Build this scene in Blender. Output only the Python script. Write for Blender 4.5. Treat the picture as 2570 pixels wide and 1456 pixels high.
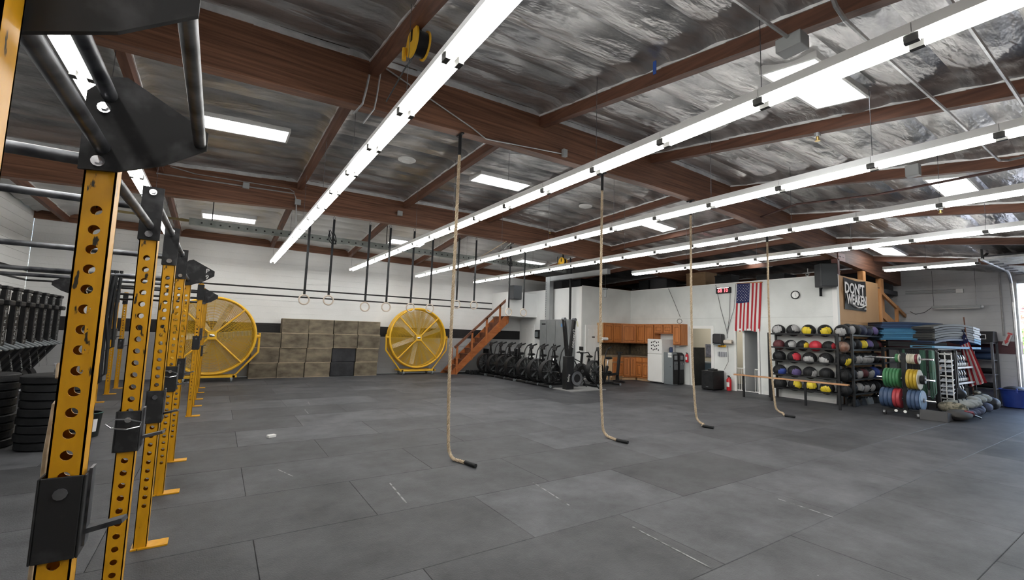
import bpy, math, random
from math import sin, cos, pi, radians, atan2, sqrt
from mathutils import Vector, Matrix, noise
random.seed(7)
for o in list(bpy.data.objects): bpy.data.objects.remove(o)
SC = bpy.context.scene
COL = SC.collection
# ------------------------------------------------------------------ camera
yaw, pit, rol = .578595, .0965349, .0296608
fw = Vector((sin(yaw)*cos(pit), cos(yaw)*cos(pit), sin(pit)))
rt = Vector((cos(yaw), -sin(yaw), 0)); up = rt.cross(fw)
r2 = rt*cos(rol)+up*sin(rol); u2 = up*cos(rol)-rt*sin(rol)
cd = bpy.data.cameras.new('camera'); cam = bpy.data.objects.new('camera', cd); COL.objects.link(cam)
cam.matrix_world = Matrix(((r2.x,u2.x,-fw.x,0),(r2.y,u2.y,-fw.y,0),(r2.z,u2.z,-fw.z,1.6),(0,0,0,1)))
cd.sensor_width = 36; cd.sensor_fit = 'HORIZONTAL'; cd.lens = 1123.04/2570*36; cd.clip_start = .05; cd.clip_end = 300
SC.camera = cam
# ------------------------------------------------------------------ sky and exposure
w = bpy.data.worlds.new('sky'); SC.world = w; w.use_nodes = True
nt = w.node_tree; bg = nt.nodes['Background']
sky = nt.nodes.new('ShaderNodeTexSky'); sky.sky_type = 'NISHITA'; sky.sun_disc = False
sky.sun_elevation = radians(48); sky.sun_rotation = radians(200); sky.dust_density = 2.5
nt.links.new(sky.outputs[0], bg.inputs[0]); bg.inputs[1].default_value = .9
SC.view_settings.view_transform = 'Standard'; SC.view_settings.look = 'None'; SC.view_settings.gamma = 1
SC.view_settings.use_curve_mapping = False; SC.view_settings.exposure = 0.7
TUBE = 17.0      # radiance of the fluorescent tubes
SKYL = 5.0       # radiance of the daylit skylight diffusers
# ------------------------------------------------------------------ materials
MATS = {}
def nodes(name):
    m = bpy.data.materials.new(name); m.use_nodes = True
    return m, m.node_tree, m.node_tree.nodes['Principled BSDF']
def M(name, c, c2=None, scale=6, rough=.5, metal=0, bump=0, bscale=None, stretch=(1,1,1), detail=4, lo=.35, hi=.65, rnd=0, coord='Object', spec=.5, dist=.02):
    if name in MATS: return MATS[name]
    m, t, b = nodes(name); L = t.links.new
    b.inputs['Roughness'].default_value = rough; b.inputs['Metallic'].default_value = metal
    b.inputs['Specular IOR Level'].default_value = spec
    b.inputs['Base Color'].default_value = (*c, 1)
    if c2 or bump or rnd:
        tc = t.nodes.new('ShaderNodeTexCoord'); mp = t.nodes.new('ShaderNodeMapping')
        mp.inputs['Scale'].default_value = stretch; L(tc.outputs[coord], mp.inputs[0])
        oi = t.nodes.new('ShaderNodeObjectInfo')
        mul = t.nodes.new('ShaderNodeMath'); mul.operation = 'MULTIPLY'; mul.inputs[1].default_value = 37; L(oi.outputs['Random'], mul.inputs[0])
        n = t.nodes.new('ShaderNodeTexNoise'); n.noise_dimensions = '4D'; n.inputs['Scale'].default_value = scale; n.inputs['Detail'].default_value = detail
        L(mp.outputs[0], n.inputs['Vector']); L(mul.outputs[0], n.inputs['W'])
    if c2:
        r = t.nodes.new('ShaderNodeValToRGB'); r.color_ramp.elements[0].position = lo; r.color_ramp.elements[1].position = hi
        r.color_ramp.elements[0].color = (*c, 1); r.color_ramp.elements[1].color = (*c2, 1)
        L(n.outputs[0], r.inputs[0]); out = r.outputs[0]
        if rnd:
            h = t.nodes.new('ShaderNodeHueSaturation'); ma = t.nodes.new('ShaderNodeMapRange')
            ma.inputs[3].default_value = 1-rnd; ma.inputs[4].default_value = 1+rnd
            L(oi.outputs['Random'], ma.inputs[0]); L(ma.outputs[0], h.inputs['Value']); L(out, h.inputs['Color']); out = h.outputs[0]
        L(out, b.inputs['Base Color'])
    if bump:
        n2 = t.nodes.new('ShaderNodeTexNoise'); n2.inputs['Scale'].default_value = bscale or scale*6; n2.inputs['Detail'].default_value = 3
        L(mp.outputs[0], n2.inputs['Vector'])
        bp = t.nodes.new('ShaderNodeBump'); bp.inputs['Strength'].default_value = bump; bp.inputs['Distance'].default_value = dist
        L(n2.outputs[0], bp.inputs['Height']); L(bp.outputs[0], b.inputs['Normal'])
    MATS[name] = m; return m
def EM(name, c, s):
    if name in MATS: return MATS[name]
    m, t, b = nodes(name); b.inputs['Base Color'].default_value = (.8,.8,.8,1)
    b.inputs['Emission Color'].default_value = (*c, 1); b.inputs['Emission Strength'].default_value = s
    MATS[name] = m; return m
def wallpaint(name, base, base2, bands, rough=.6):
    """painted masonry: pale paint with painted bands at given heights (world z) and roller marks"""
    m, t, b = nodes(name); L = t.links.new
    g = t.nodes.new('ShaderNodeNewGeometry'); sp = t.nodes.new('ShaderNodeSeparateXYZ'); L(g.outputs['Position'], sp.inputs[0])
    n = t.nodes.new('ShaderNodeTexNoise'); n.inputs['Scale'].default_value = 1.1; n.inputs['Detail'].default_value = 6; L(g.outputs['Position'], n.inputs['Vector'])
    r = t.nodes.new('ShaderNodeValToRGB'); r.color_ramp.elements[0].position = .35; r.color_ramp.elements[1].position = .68
    r.color_ramp.elements[0].color = (*base, 1); r.color_ramp.elements[1].color = (*base2, 1); L(n.outputs[0], r.inputs[0])
    col = r.outputs[0]
    for z0, z1, c in bands:
        a = t.nodes.new('ShaderNodeMath'); a.operation = 'COMPARE'; a.inputs[1].default_value = (z0+z1)/2; a.inputs[2].default_value = (z1-z0)/2
        L(sp.outputs['Z'], a.inputs[0])
        mx = t.nodes.new('ShaderNodeMix'); mx.data_type = 'RGBA'; mx.inputs['B'].default_value = (*c, 1)
        L(a.outputs[0], mx.inputs['Factor']); L(col, mx.inputs['A']); col = mx.outputs['Result']
    L(col, b.inputs['Base Color']); b.inputs['Roughness'].default_value = rough
    n2 = t.nodes.new('ShaderNodeTexNoise'); n2.inputs['Scale'].default_value = 28; L(g.outputs['Position'], n2.inputs['Vector'])
    bp = t.nodes.new('ShaderNodeBump'); bp.inputs['Strength'].default_value = .25; bp.inputs['Distance'].default_value = .01
    L(n2.outputs[0], bp.inputs['Height']); L(bp.outputs[0], b.inputs['Normal'])
    MATS[name] = m; return m
def rubber_floor():
    m, t, b = nodes('rubber_floor'); L = t.links.new
    g = t.nodes.new('ShaderNodeNewGeometry'); oi = t.nodes.new('ShaderNodeObjectInfo')
    n = t.nodes.new('ShaderNodeTexNoise'); n.inputs['Scale'].default_value = 1.5; n.inputs['Detail'].default_value = 10; n.inputs['Roughness'].default_value = .72
    L(g.outputs['Position'], n.inputs['Vector'])
    r = t.nodes.new('ShaderNodeValToRGB'); r.color_ramp.elements[0].position = .32; r.color_ramp.elements[1].position = .7
    r.color_ramp.elements[0].color = (.027,.0282,.032,1); r.color_ramp.elements[1].color = (.098,.1005,.107,1); L(n.outputs[0], r.inputs[0])
    h = t.nodes.new('ShaderNodeHueSaturation'); ma = t.nodes.new('ShaderNodeMapRange'); ma.inputs[3].default_value = .68; ma.inputs[4].default_value = 1.22
    L(oi.outputs['Random'], ma.inputs[0]); L(ma.outputs[0], h.inputs['Value']); L(r.outputs[0], h.inputs['Color'])
    v = t.nodes.new('ShaderNodeTexVoronoi'); v.inputs['Scale'].default_value = 7; L(g.outputs['Position'], v.inputs['Vector'])     # chalk flecks
    lt = t.nodes.new('ShaderNodeMath'); lt.operation = 'LESS_THAN'; lt.inputs[1].default_value = .035; L(v.outputs['Distance'], lt.inputs[0])
    n3 = t.nodes.new('ShaderNodeTexNoise'); n3.inputs['Scale'].default_value = 2.3; L(g.outputs['Position'], n3.inputs['Vector'])
    gt = t.nodes.new('ShaderNodeMath'); gt.operation = 'GREATER_THAN'; gt.inputs[1].default_value = .66; L(n3.outputs[0], gt.inputs[0])
    mm = t.nodes.new('ShaderNodeMath'); mm.operation = 'MULTIPLY'; L(lt.outputs[0], mm.inputs[0]); L(gt.outputs[0], mm.inputs[1])
    mx = t.nodes.new('ShaderNodeMix'); mx.data_type = 'RGBA'; mx.inputs['B'].default_value = (.32,.32,.32,1)
    L(mm.outputs[0], mx.inputs['Factor']); L(h.outputs[0], mx.inputs['A']); L(mx.outputs['Result'], b.inputs['Base Color'])
    b.inputs['Roughness'].default_value = .55; b.inputs['Specular IOR Level'].default_value = .35
    n2 = t.nodes.new('ShaderNodeTexNoise'); n2.inputs['Scale'].default_value = 90; n2.inputs['Detail'].default_value = 4; L(g.outputs['Position'], n2.inputs['Vector'])
    bp = t.nodes.new('ShaderNodeBump'); bp.inputs['Strength'].default_value = .6; bp.inputs['Distance'].default_value = .006
    L(n2.outputs[0], bp.inputs['Height']); L(bp.outputs[0], b.inputs['Normal'])
    return m
def yellow_steel():
    """yellow powder coat with dark scuffs where plates and sleeves rub"""
    m, t, b = nodes('yellow_steel'); L = t.links.new
    tc = t.nodes.new('ShaderNodeTexCoord'); mp = t.nodes.new('ShaderNodeMapping'); mp.inputs['Scale'].default_value = (1,1,.28); L(tc.outputs['Object'], mp.inputs[0])
    n = t.nodes.new('ShaderNodeTexNoise'); n.inputs['Scale'].default_value = 26; n.inputs['Detail'].default_value = 5; L(mp.outputs[0], n.inputs['Vector'])
    r = t.nodes.new('ShaderNodeValToRGB'); e = r.color_ramp.elements
    e[0].position = .335; e[0].color = (.02,.017,.01,1); e[1].position = .36; e[1].color = (.56,.265,.004,1)
    x = e.new(.7); x.color = (.66,.325,.006,1); L(n.outputs[0], r.inputs[0]); L(r.outputs[0], b.inputs['Base Color'])
    b.inputs['Roughness'].default_value = .38
    MATS['yellow_steel'] = m; return m
RUB = rubber_floor(); YEL = yellow_steel()
CMU = wallpaint('painted_block', (.74,.745,.735), (.81,.815,.805), [(0,1.335,(.40,.405,.41)),(1.335,1.70,(.014,.013,.014)),(2.575,2.625,(.014,.014,.014)),(2.815,2.865,(.014,.014,.014))])
CMUR = wallpaint('painted_block_right', (.52,.53,.54), (.62,.63,.64), [(1.43,1.79,(.105,.035,.042))])
DRY = wallpaint('painted_board', (.63,.65,.63), (.76,.78,.76), [])
DRYW = wallpaint('white_board', (.74,.75,.74), (.80,.81,.80), [])
DARKW = M('dark_wall', (.05,.05,.055), (.09,.09,.095), scale=1, rough=.8)
BEAM = M('beam_wood', (.085,.032,.016), (.27,.125,.068), scale=5, rough=.5, bump=.25, bscale=30, stretch=(.22,5,7), lo=.32, hi=.74, detail=8)
PURL = M('purlin_wood', (.075,.028,.015), (.17,.07,.038), scale=5, rough=.6, stretch=(5,.35,5), lo=.3, hi=.7)
FOIL2 = M('brightened_insulation_foil', (.50,.50,.50), (.66,.66,.65), scale=2.2, rough=.45, metal=.45, bump=.5, bscale=9, stretch=(.5,1.4,1), dist=.03, rnd=.06)  # rear-bay foil made paler: light from the tube rows put into its colour
FOIL = M('insulation_foil', (.27,.27,.275), (.60,.595,.585), scale=2.6, rough=.33, metal=.8, bump=1.0, bscale=6, stretch=(.5,1.5,1), dist=.035, rnd=.12, detail=6)
FLASH = M('foil_tape', (.72,.73,.74), (.9,.9,.9), scale=8, rough=.35, metal=.5, bump=.5, bscale=14)
WHITE = M('white_enamel', (.78,.78,.76), rough=.35)
TUBEM = EM('lit_tube', (1,.985,.95), TUBE)
SKYM = EM('skylight_diffuser', (.96,.98,1), SKYL)
STEEL = M('worn_steel', (.06,.062,.07), (.30,.31,.33), scale=9, rough=.4, metal=.8, stretch=(1,1,1), lo=.35, hi=.75)
GALV = M('galvanised', (.42,.43,.43), (.55,.56,.56), scale=12, rough=.4, metal=.7)
CHROME = M('chrome', (.75,.76,.78), rough=.15, metal=1)
BLK = M('black_steel', (.006,.0065,.0075), (.014,.0145,.016), scale=7, rough=.45, spec=.35)
BLKP = M('black_plastic', (.005,.005,.006), (.012,.012,.013), scale=9, rough=.5, spec=.35)
BLKR = M('black_rubber', (.006,.0065,.0075), (.015,.016,.018), scale=6, rough=.6, bump=.15, spec=.35)
CHALK = M('chalky_black', (.008,.008,.009), (.085,.085,.09), scale=11, rough=.65, lo=.5, hi=.85)
RAILG = M('grey_rail', (.20,.22,.21), (.28,.30,.285), scale=6, rough=.55, metal=.3)
PLY = M('plyo_plywood', (.07,.056,.038), (.235,.195,.135), scale=2.6, rough=.75, bump=.3, bscale=20, stretch=(1.2,1,2.4), lo=.3, hi=.75, rnd=.14, detail=7)
OSB = M('tan_plywood', (.42,.235,.10), (.50,.30,.14), scale=1.6, rough=.65, stretch=(1,1,.4))
LUM = M('raw_lumber', (.48,.21,.065), (.62,.31,.12), scale=4, rough=.6, stretch=(4,4,.5))
STAIRW = M('stair_wood', (.30,.085,.022), (.44,.15,.045), scale=5, rough=.45, stretch=(.6,3,3), lo=.3, hi=.7)
STAIRD = M('stair_tread', (.10,.035,.018), (.2,.075,.035), scale=5, rough=.6)
OAK = M('oak_cabinet', (.38,.125,.028), (.54,.205,.058), scale=5, rough=.38, stretch=(3,3,.4), lo=.3, hi=.7)
OAKL = M('pale_cabinet_side', (.46,.29,.15), (.53,.35,.19), scale=4, rough=.5, stretch=(3,3,.4))
STONE = M('slate_tile', (.035,.03,.022), (.16,.12,.075), scale=9, rough=.4, lo=.3, hi=.75)
COUNTER = M('laminate_top', (.16,.115,.07), (.24,.18,.12), scale=40, rough=.35)
ROPE = M('manila_rope', (.36,.275,.175), (.52,.42,.30), scale=30, rough=.85)
GREY = M('grey_plastic', (.16,.18,.19), rough=.45)
GREYL = M('grey_enamel', (.33,.345,.345), (.38,.395,.395), scale=3, rough=.45)
REDP = M('red_enamel', (.55,.012,.02), rough=.3)
BLUEP = M('blue_plastic', (.02,.05,.30), (.03,.08,.40), scale=5, rough=.45)
FANY = M('fan_yellow', (.72,.40,.02), (.80,.47,.03), scale=4, rough=.4)
FANW = M('fan_wire', (.62,.38,.012), rough=.45)
BLADE = M('fan_blade', (.55,.5,.42), (.70,.64,.54), scale=4, rough=.5, metal=.2)
# ------------------------------------------------------------------ mesh builder
class MB:
    def __init__(s): s.v = []; s.f = []; s.mi = []
    def add(s, vs, fs, mi=0):
        o = len(s.v); s.v += [tuple(p) for p in vs]; s.f += [tuple(i+o for i in f) for f in fs]; s.mi += [mi]*len(fs); return s
    def box(s, x0, x1, y0, y1, z0, z1, mi=0):
        return s.add([(x0,y0,z0),(x1,y0,z0),(x1,y1,z0),(x0,y1,z0),(x0,y0,z1),(x1,y0,z1),(x1,y1,z1),(x0,y1,z1)],
                     [(0,3,2,1),(4,5,6,7),(0,1,5,4),(1,2,6,5),(2,3,7,6),(3,0,4,7)], mi)
    def cbox(s, c, d, R=None, mi=0):
        h = [x/2 for x in d]; vs = [Vector((i*h[0],j*h[1],k*h[2])) for k in (-1,1) for i,j in ((-1,-1),(1,-1),(1,1),(-1,1))]
        if R: vs = [R @ v for v in vs]
        return s.add([v+Vector(c) for v in vs], [(0,3,2,1),(4,5,6,7),(0,1,5,4),(1,2,6,5),(2,3,7,6),(3,0,4,7)], mi)
    def bar(s, p, q, w, h, upv=(0,0,1), mi=0):
        p = Vector(p); q = Vector(q); d = q-p; L = d.length; z = d.normalized(); u = Vector(upv)
        if abs(z.dot(u)) > .98: u = Vector((0,1,0))
        x = u.cross(z).normalized(); y = z.cross(x)
        R = Matrix((x,y,z)).transposed()
        return s.cbox((p+q)/2, (w,h,L), R, mi)
    def cyl(s, p, q, r, n=12, r2=None, mi=0, caps=True):
        p = Vector(p); q = Vector(q); z = (q-p).normalized(); u = Vector((0,0,1)) if abs(z.z) < .9 else Vector((1,0,0))
        x = u.cross(z).normalized(); y = z.cross(x); r2 = r if r2 is None else r2; vs = []
        for c, rr in ((p,r),(q,r2)):
            for i in range(n): a = 2*pi*i/n; vs.append(c+x*cos(a)*rr+y*sin(a)*rr)
        fs = [(i,(i+1)%n,n+(i+1)%n,n+i) for i in range(n)]
        if caps: fs += [tuple(range(n-1,-1,-1)), tuple(range(n,2*n))]
        return s.add(vs, fs, mi)
    def tube(s, pts, r, n=8, closed=False, mi=0, rs=None):
        P = [Vector(p) for p in pts]; m = len(P); vs = []; fs = []; prev = None
        for i in range(m):
            a = P[(i-1) % m] if (closed or i) else P[0]; b = P[(i+1) % m] if (closed or i < m-1) else P[-1]
            t = (b-a).normalized()
            if prev is None:
                u = Vector((0,0,1)) if abs(t.z) < .9 else Vector((1,0,0)); x = u.cross(t).normalized()
            else: x = (prev-t*prev.dot(t)).normalized()
            prev = x; y = t.cross(x); rr = rs[i] if rs else r
            for k in range(n): an = 2*pi*k/n; vs.append(P[i]+x*cos(an)*rr+y*sin(an)*rr)
        for i in range(m if closed else m-1):
            j = (i+1) % m
            for k in range(n): fs.append((i*n+k, i*n+(k+1)%n, j*n+(k+1)%n, j*n+k))
        if not closed: fs += [tuple(range(n-1,-1,-1)), tuple(range((m-1)*n, m*n))]
        return s.add(vs, fs, mi)
    def ring(s, c, R, r, axis='z', n=32, k=6, mi=0):
        c = Vector(c); pts = []
        for i in range(n):
            a = 2*pi*i/n; u, v = R*cos(a), R*sin(a)
            pts.append(c+Vector({'z':(u,v,0),'y':(u,0,v),'x':(0,u,v)}[axis]))
        return s.tube(pts, r, k, True, mi)
    def lathe(s, prof, n=20, c=(0,0,0), axis='z', mi=0):
        c = Vector(c); vs = []; fs = []; m = len(prof)
        for r, h in prof:
            for i in range(n):
                a = 2*pi*i/n; u, v = r*cos(a), r*sin(a)
                vs.append(c+Vector({'z':(u,v,h),'y':(u,h,v),'x':(h,u,v)}[axis]))
        for j in range(m-1):
            for i in range(n): fs.append((j*n+i, j*n+(i+1)%n, (j+1)*n+(i+1)%n, (j+1)*n+i))
        if prof[0][0] > 2e-3 and prof[-1][0] > 2e-3:
            for i in range(n): fs.append(((m-1)*n+i, (m-1)*n+(i+1)%n, (i+1)%n, i))
        return s.add(vs, fs, mi)
    def prism(s, poly, a, b, axis='y', mi=0):
        def P(u, v, h): return {'y':(u,h,v),'x':(h,u,v),'z':(u,v,h)}[axis]
        n = len(poly); vs = [P(u,v,a) for u,v in poly]+[P(u,v,b) for u,v in poly]
        return s.add(vs, [tuple(range(n)), tuple(range(2*n-1,n-1,-1))]+[(i,n+i,n+(i+1)%n,(i+1)%n) for i in range(n)], mi)
    def ball(s, c, r, n=20, m=12, sq=(1,1,1), mi=0, e=1.0):
        c = Vector(c); vs = [c+Vector((0,0,-r*sq[2]))]; fs = []
        def sg(x): return math.copysign(abs(x)**e, x)
        for j in range(1, m):
            t = -pi/2+pi*j/m
            for i in range(n): a = 2*pi*i/n; vs.append(c+Vector((sg(cos(a))*sg(cos(t))*r*sq[0], sg(sin(a))*sg(cos(t))*r*sq[1], sg(sin(t))*r*sq[2])))
        vs.append(c+Vector((0,0,r*sq[2]))); T = len(vs)-1
        for i in range(n): fs.append((0,1+(i+1)%n,1+i)); fs.append((T,T-n+i,T-n+(i+1)%n))
        for j in range(m-2):
            for i in range(n): a = 1+j*n; fs.append((a+i,a+(i+1)%n,a+n+(i+1)%n,a+n+i))
        return s.add(vs, fs, mi)
    def grid(s, fn, nu, nv, mi=0):
        vs = [fn(i/nu, j/nv) for j in range(nv+1) for i in range(nu+1)]
        return s.add(vs, [(j*(nu+1)+i, j*(nu+1)+i+1, (j+1)*(nu+1)+i+1, (j+1)*(nu+1)+i) for j in range(nv) for i in range(nu)], mi)
    def mesh(s, name, mats, smooth=False):
        me = bpy.data.meshes.new(name); me.from_pydata(s.v, [], s.f)
        for m in (mats if isinstance(mats, (list,tuple)) else [mats]): me.materials.append(m)
        if any(s.mi): me.polygons.foreach_set('material_index', s.mi)
        if smooth: me.shade_smooth(); me.set_sharp_from_angle(angle=radians(42))
        me.update(); return me
    def build(s, name, mats, parent=None, smooth=False, loc=None, rz=0, bev=0):
        return obj(name, s.mesh(name, mats, smooth), parent, loc, rz, bev)
def obj(name, me, parent=None, loc=None, rz=0, bev=0):
    o = bpy.data.objects.new(name, me); COL.objects.link(o); o.parent = parent
    if loc: o.location = loc
    if rz: o.rotation_euler[2] = rz
    if bev:
        b = o.modifiers.new('bevel', 'BEVEL'); b.width = bev; b.segments = 2; b.limit_method = 'ANGLE'
    return o
def tag(o, label=None, cat=None, group=None, kind=None):
    if label: o['label'] = label
    if cat: o['category'] = cat
    if group: o['group'] = group
    if kind: o['kind'] = kind
    return o
def thing(name, label, cat, loc=(0,0,0), rz=0, group=None):
    o = bpy.data.objects.new(name, None); COL.objects.link(o); o.empty_display_size = .1
    o.location = loc; o.rotation_euler[2] = rz; return tag(o, label, cat, group)
def dup(root, loc, rz=0, label=None):
    r = root.copy(); COL.objects.link(r); r.location = loc; r.rotation_euler[2] = rz
    if label: r['label'] = label
    for ch in list(root.children):
        c = ch.copy(); COL.objects.link(c); c.parent = r
        for g in ch.children:
            d = g.copy(); COL.objects.link(d); d.parent = c
    return r
def text(name, body, size, mat, parent, loc, rot, ext=.001, align='CENTER', sx=1, bold=0):
    cu = bpy.data.curves.new(name, 'FONT'); cu.body = body; cu.size = size; cu.extrude = ext; cu.align_x = align; cu.align_y = 'CENTER'; cu.resolution_u = 2; cu.offset = bold
    tmp = bpy.data.objects.new('tmp', cu); COL.objects.link(tmp)
    dg = bpy.context.evaluated_depsgraph_get(); me = bpy.data.meshes.new_from_object(tmp.evaluated_get(dg))
    bpy.data.objects.remove(tmp); me.name = name; me.materials.clear(); me.materials.append(mat)
    o = obj(name, me, parent, loc); o.rotation_euler = rot; o.scale = (sx,1,1); return o
def interp(x, xs, ys):
    if x <= xs[0]: return ys[0]
    for i in range(len(xs)-1):
        if x <= xs[i+1]: t = (x-xs[i])/(xs[i+1]-xs[i]); return ys[i]*(1-t)+ys[i+1]*t
    return ys[-1]
def lerp(a, b, t): return a+(b-a)*t
YB = 16.45; XL = -4.2; XR = 19.0; YF = -4.5; B1, B2, B0 = 5.4, 10.85, -.05
def R1(X): return interp(X, [-4.3,-.3,3,6.5,7.1,9.1,11.6,13.4,14.2,19], [4.77,4.89,5.02,5.07,5.07,5.0,4.84,4.68,4.6,4.25])
def R2(X): return interp(X, [-4.3,-.9,1.3,3.65,5.8,8.6,12,14,19], [4.6,4.76,4.9,4.92,4.95,4.87,4.7,4.55,4.2])
def roof(X, Y):
    if Y < B1: return R1(X)-.155*(B1-Y)
    if Y < B2: return lerp(R1(X), R2(X), (Y-B1)/(B2-B1))
    return lerp(R2(X), 4.42-.012*X, (Y-B2)/(YB-B2))
# ------------------------------------------------------------------ floor: slab and rubber mats
fl = tag(MB().box(XL-.1,XR+.1,YF-.1,YB+.1,-.12,-.022).build('floor', M('dark_slab', (.02,.02,.022), rough=.9)), 'grey rubber mat floor of the gym', kind='structure')
matme = {}
def mat_piece(x0, x1, y0, y1):
    g = .0012; k = (round(x1-x0,3), round(y1-y0,3))
    if k not in matme:
        a, b = k[0]-2*g, k[1]-2*g; c = .0035
        m = MB(); m.add([(0,0,-.02),(a,0,-.02),(a,b,-.02),(0,b,-.02),(0,0,-c),(a,0,-c),(a,b,-c),(0,b,-c),(c,c,0),(a-c,c,0),(a-c,b-c,0),(c,b-c,0)],
            [(0,3,2,1),(0,1,5,4),(1,2,6,5),(2,3,7,6),(3,0,4,7),(4,5,9,8),(5,6,10,9),(6,7,11,10),(7,4,8,11),(8,9,10,11)])
        matme[k] = m.mesh('rubber_mat', RUB)
    obj('rubber_mat', matme[k], fl, (x0+g, y0+g, random.uniform(-.0012,0)))
for k in range(-6, 16):
    y0 = .94+1.0175*k; y1 = min(y0+1.0175, YB)
    if y1 < YF+.3 or y0 > YB-.05: continue
    y0 = max(y0, YF); x = (.35 if k % 2 == 0 else 1.29)-1.88*3
    while x < XR:
        a, b = max(x, XL), min(x+1.88, XR)
        if b-a > .05: mat_piece(a, b, y0, y1)
        x += 1.88
CHK = M('chalk_line', (.30,.30,.30), (.1,.1,.1), scale=14, rough=.9, lo=.45, hi=.6)
for i, (x, y, l, a) in enumerate([(1.62,4.45,.62,1.5),(3.05,2.35,.75,1.52),(.75,5.6,.35,1.9),(2.95,3.7,.7,1.45),(1.55,9.4,.5,1.55),(1.75,10.4,.4,1.5),(4.9,2.2,.5,1.5)]):
    tag(MB().cbox((0,0,.0004), (l,.016,.0008)).build('chalk_mark', CHK, fl, loc=(x,y,.0005), rz=a), kind='stuff')
# ------------------------------------------------------------------ block walls, one piece for each course
def courses(name, label, mat, axis, c, a0, a1, z0, z1, out, th=.19, h=.2032, hole=None):
    """wall along axis ('x' or 'y') at plane c; courses face the room on side out"""
    root = tag(MB().box(*( (a0,a1,c-out*(-.012),c-out*(-.012)) if 0 else ((a0,a1,min(c-out*.012,c-out*th),max(c-out*.012,c-out*th)) if axis=='x' else (min(c-out*.012,c-out*th),max(c-out*.012,c-out*th),a0,a1)) ), z0, z1).build(name, mat), label, kind='structure')
    z = z0
    while z < z1-.02:
        zt = min(z+h, z1); j = .003
        m = MB(); p, q = sorted((c, c-out*.03))
        if axis == 'x': m.box(a0,a1,p,q,z+j,zt-j)
        else: m.box(p,q,a0,a1,z+j,zt-j)
        m.build('block_course', mat, root, bev=.003); z = zt
    return root
courses('wall_back', 'white painted block wall with black painted bands behind the yellow fans', CMU, 'x', YB, XL, XR, 0, 4.42, -1)
courses('wall_left', 'white painted block wall with black bands at far left', CMU, 'y', XL, YF, YB, 0, 5.0, 1)
courses('wall_right', 'grey painted block wall with maroon band beside the roll-up door', CMUR, 'y', XR, 2.73, YB, 0, 4.6, -1)
tag(MB().box(XR,XR+.19,-1.6,2.73,3.45,4.6).build('wall_header', CMUR), 'grey wall above the open roll-up door', kind='structure')
tag(MB().box(XR,XR+.19,YF,-1.6,0,4.6).build('wall_right_front', CMUR), 'grey wall on the near side of the roll-up door', kind='structure')
tag(MB().box(XL,XR,YF-.15,YF,0,4.6).build('wall_front', CMUR), 'grey painted wall behind the viewer', kind='structure')
# ------------------------------------------------------------------ roof: deck, beams, purlins, foil strips
def rgrid(fn, nx, ny, x0, x1, y0, y1, dz):
    return MB().grid(lambda u, v: (lerp(x0,x1,u), lerp(y0,y1,v), roof(lerp(x0,x1,u), lerp(y0,y1,v))+dz), nx, ny)
ce = tag(rgrid(None, 30, 30, XL-.2, XR+.2, YF-.2, YB+.2, .10).build('ceiling', M('roof_deck', (.12,.1,.08), rough=.9)), 'sloping foil-insulated timber roof with brown beams', kind='structure')
s_ = ce.modifiers.new('thick', 'SOLIDIFY'); s_.thickness = .08; s_.offset = 1
def beam(name, Y, d, wd, x0, x1):
    n = 26; m = MB(); vs = []; fs = []
    for i in range(n+1):
        x = lerp(x0, x1, i/n); t = roof(x, Y)+.02
        for yy, zz in ((Y-wd,t-d),(Y+wd,t-d),(Y+wd,t),(Y-wd,t)): vs.append((x,yy,zz))
    for i in range(n):
        for k in range(4): fs.append((i*4+k, i*4+(k+1)%4, i*4+4+(k+1)%4, i*4+4+k))
    fs += [(3,2,1,0), tuple(n*4+k for k in range(4))]
    return m.add(vs, fs).build(name, BEAM, ce)
for Y in (B0, B1, B2): beam('roof_beam', Y, .71, .085, XL, XR)
beam('roof_ledger', YB-.04, .27, .035, XL, XR)
PX1 = [1.36+2.57*k for k in range(-2, 7)]; PX2 = [1.30+2.44*k for k in range(-2, 8)]
bays = [(YF, B0, PX1), (B0, B1, PX1), (B1, B2, PX2), (B2, YB, PX2)]
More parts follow.
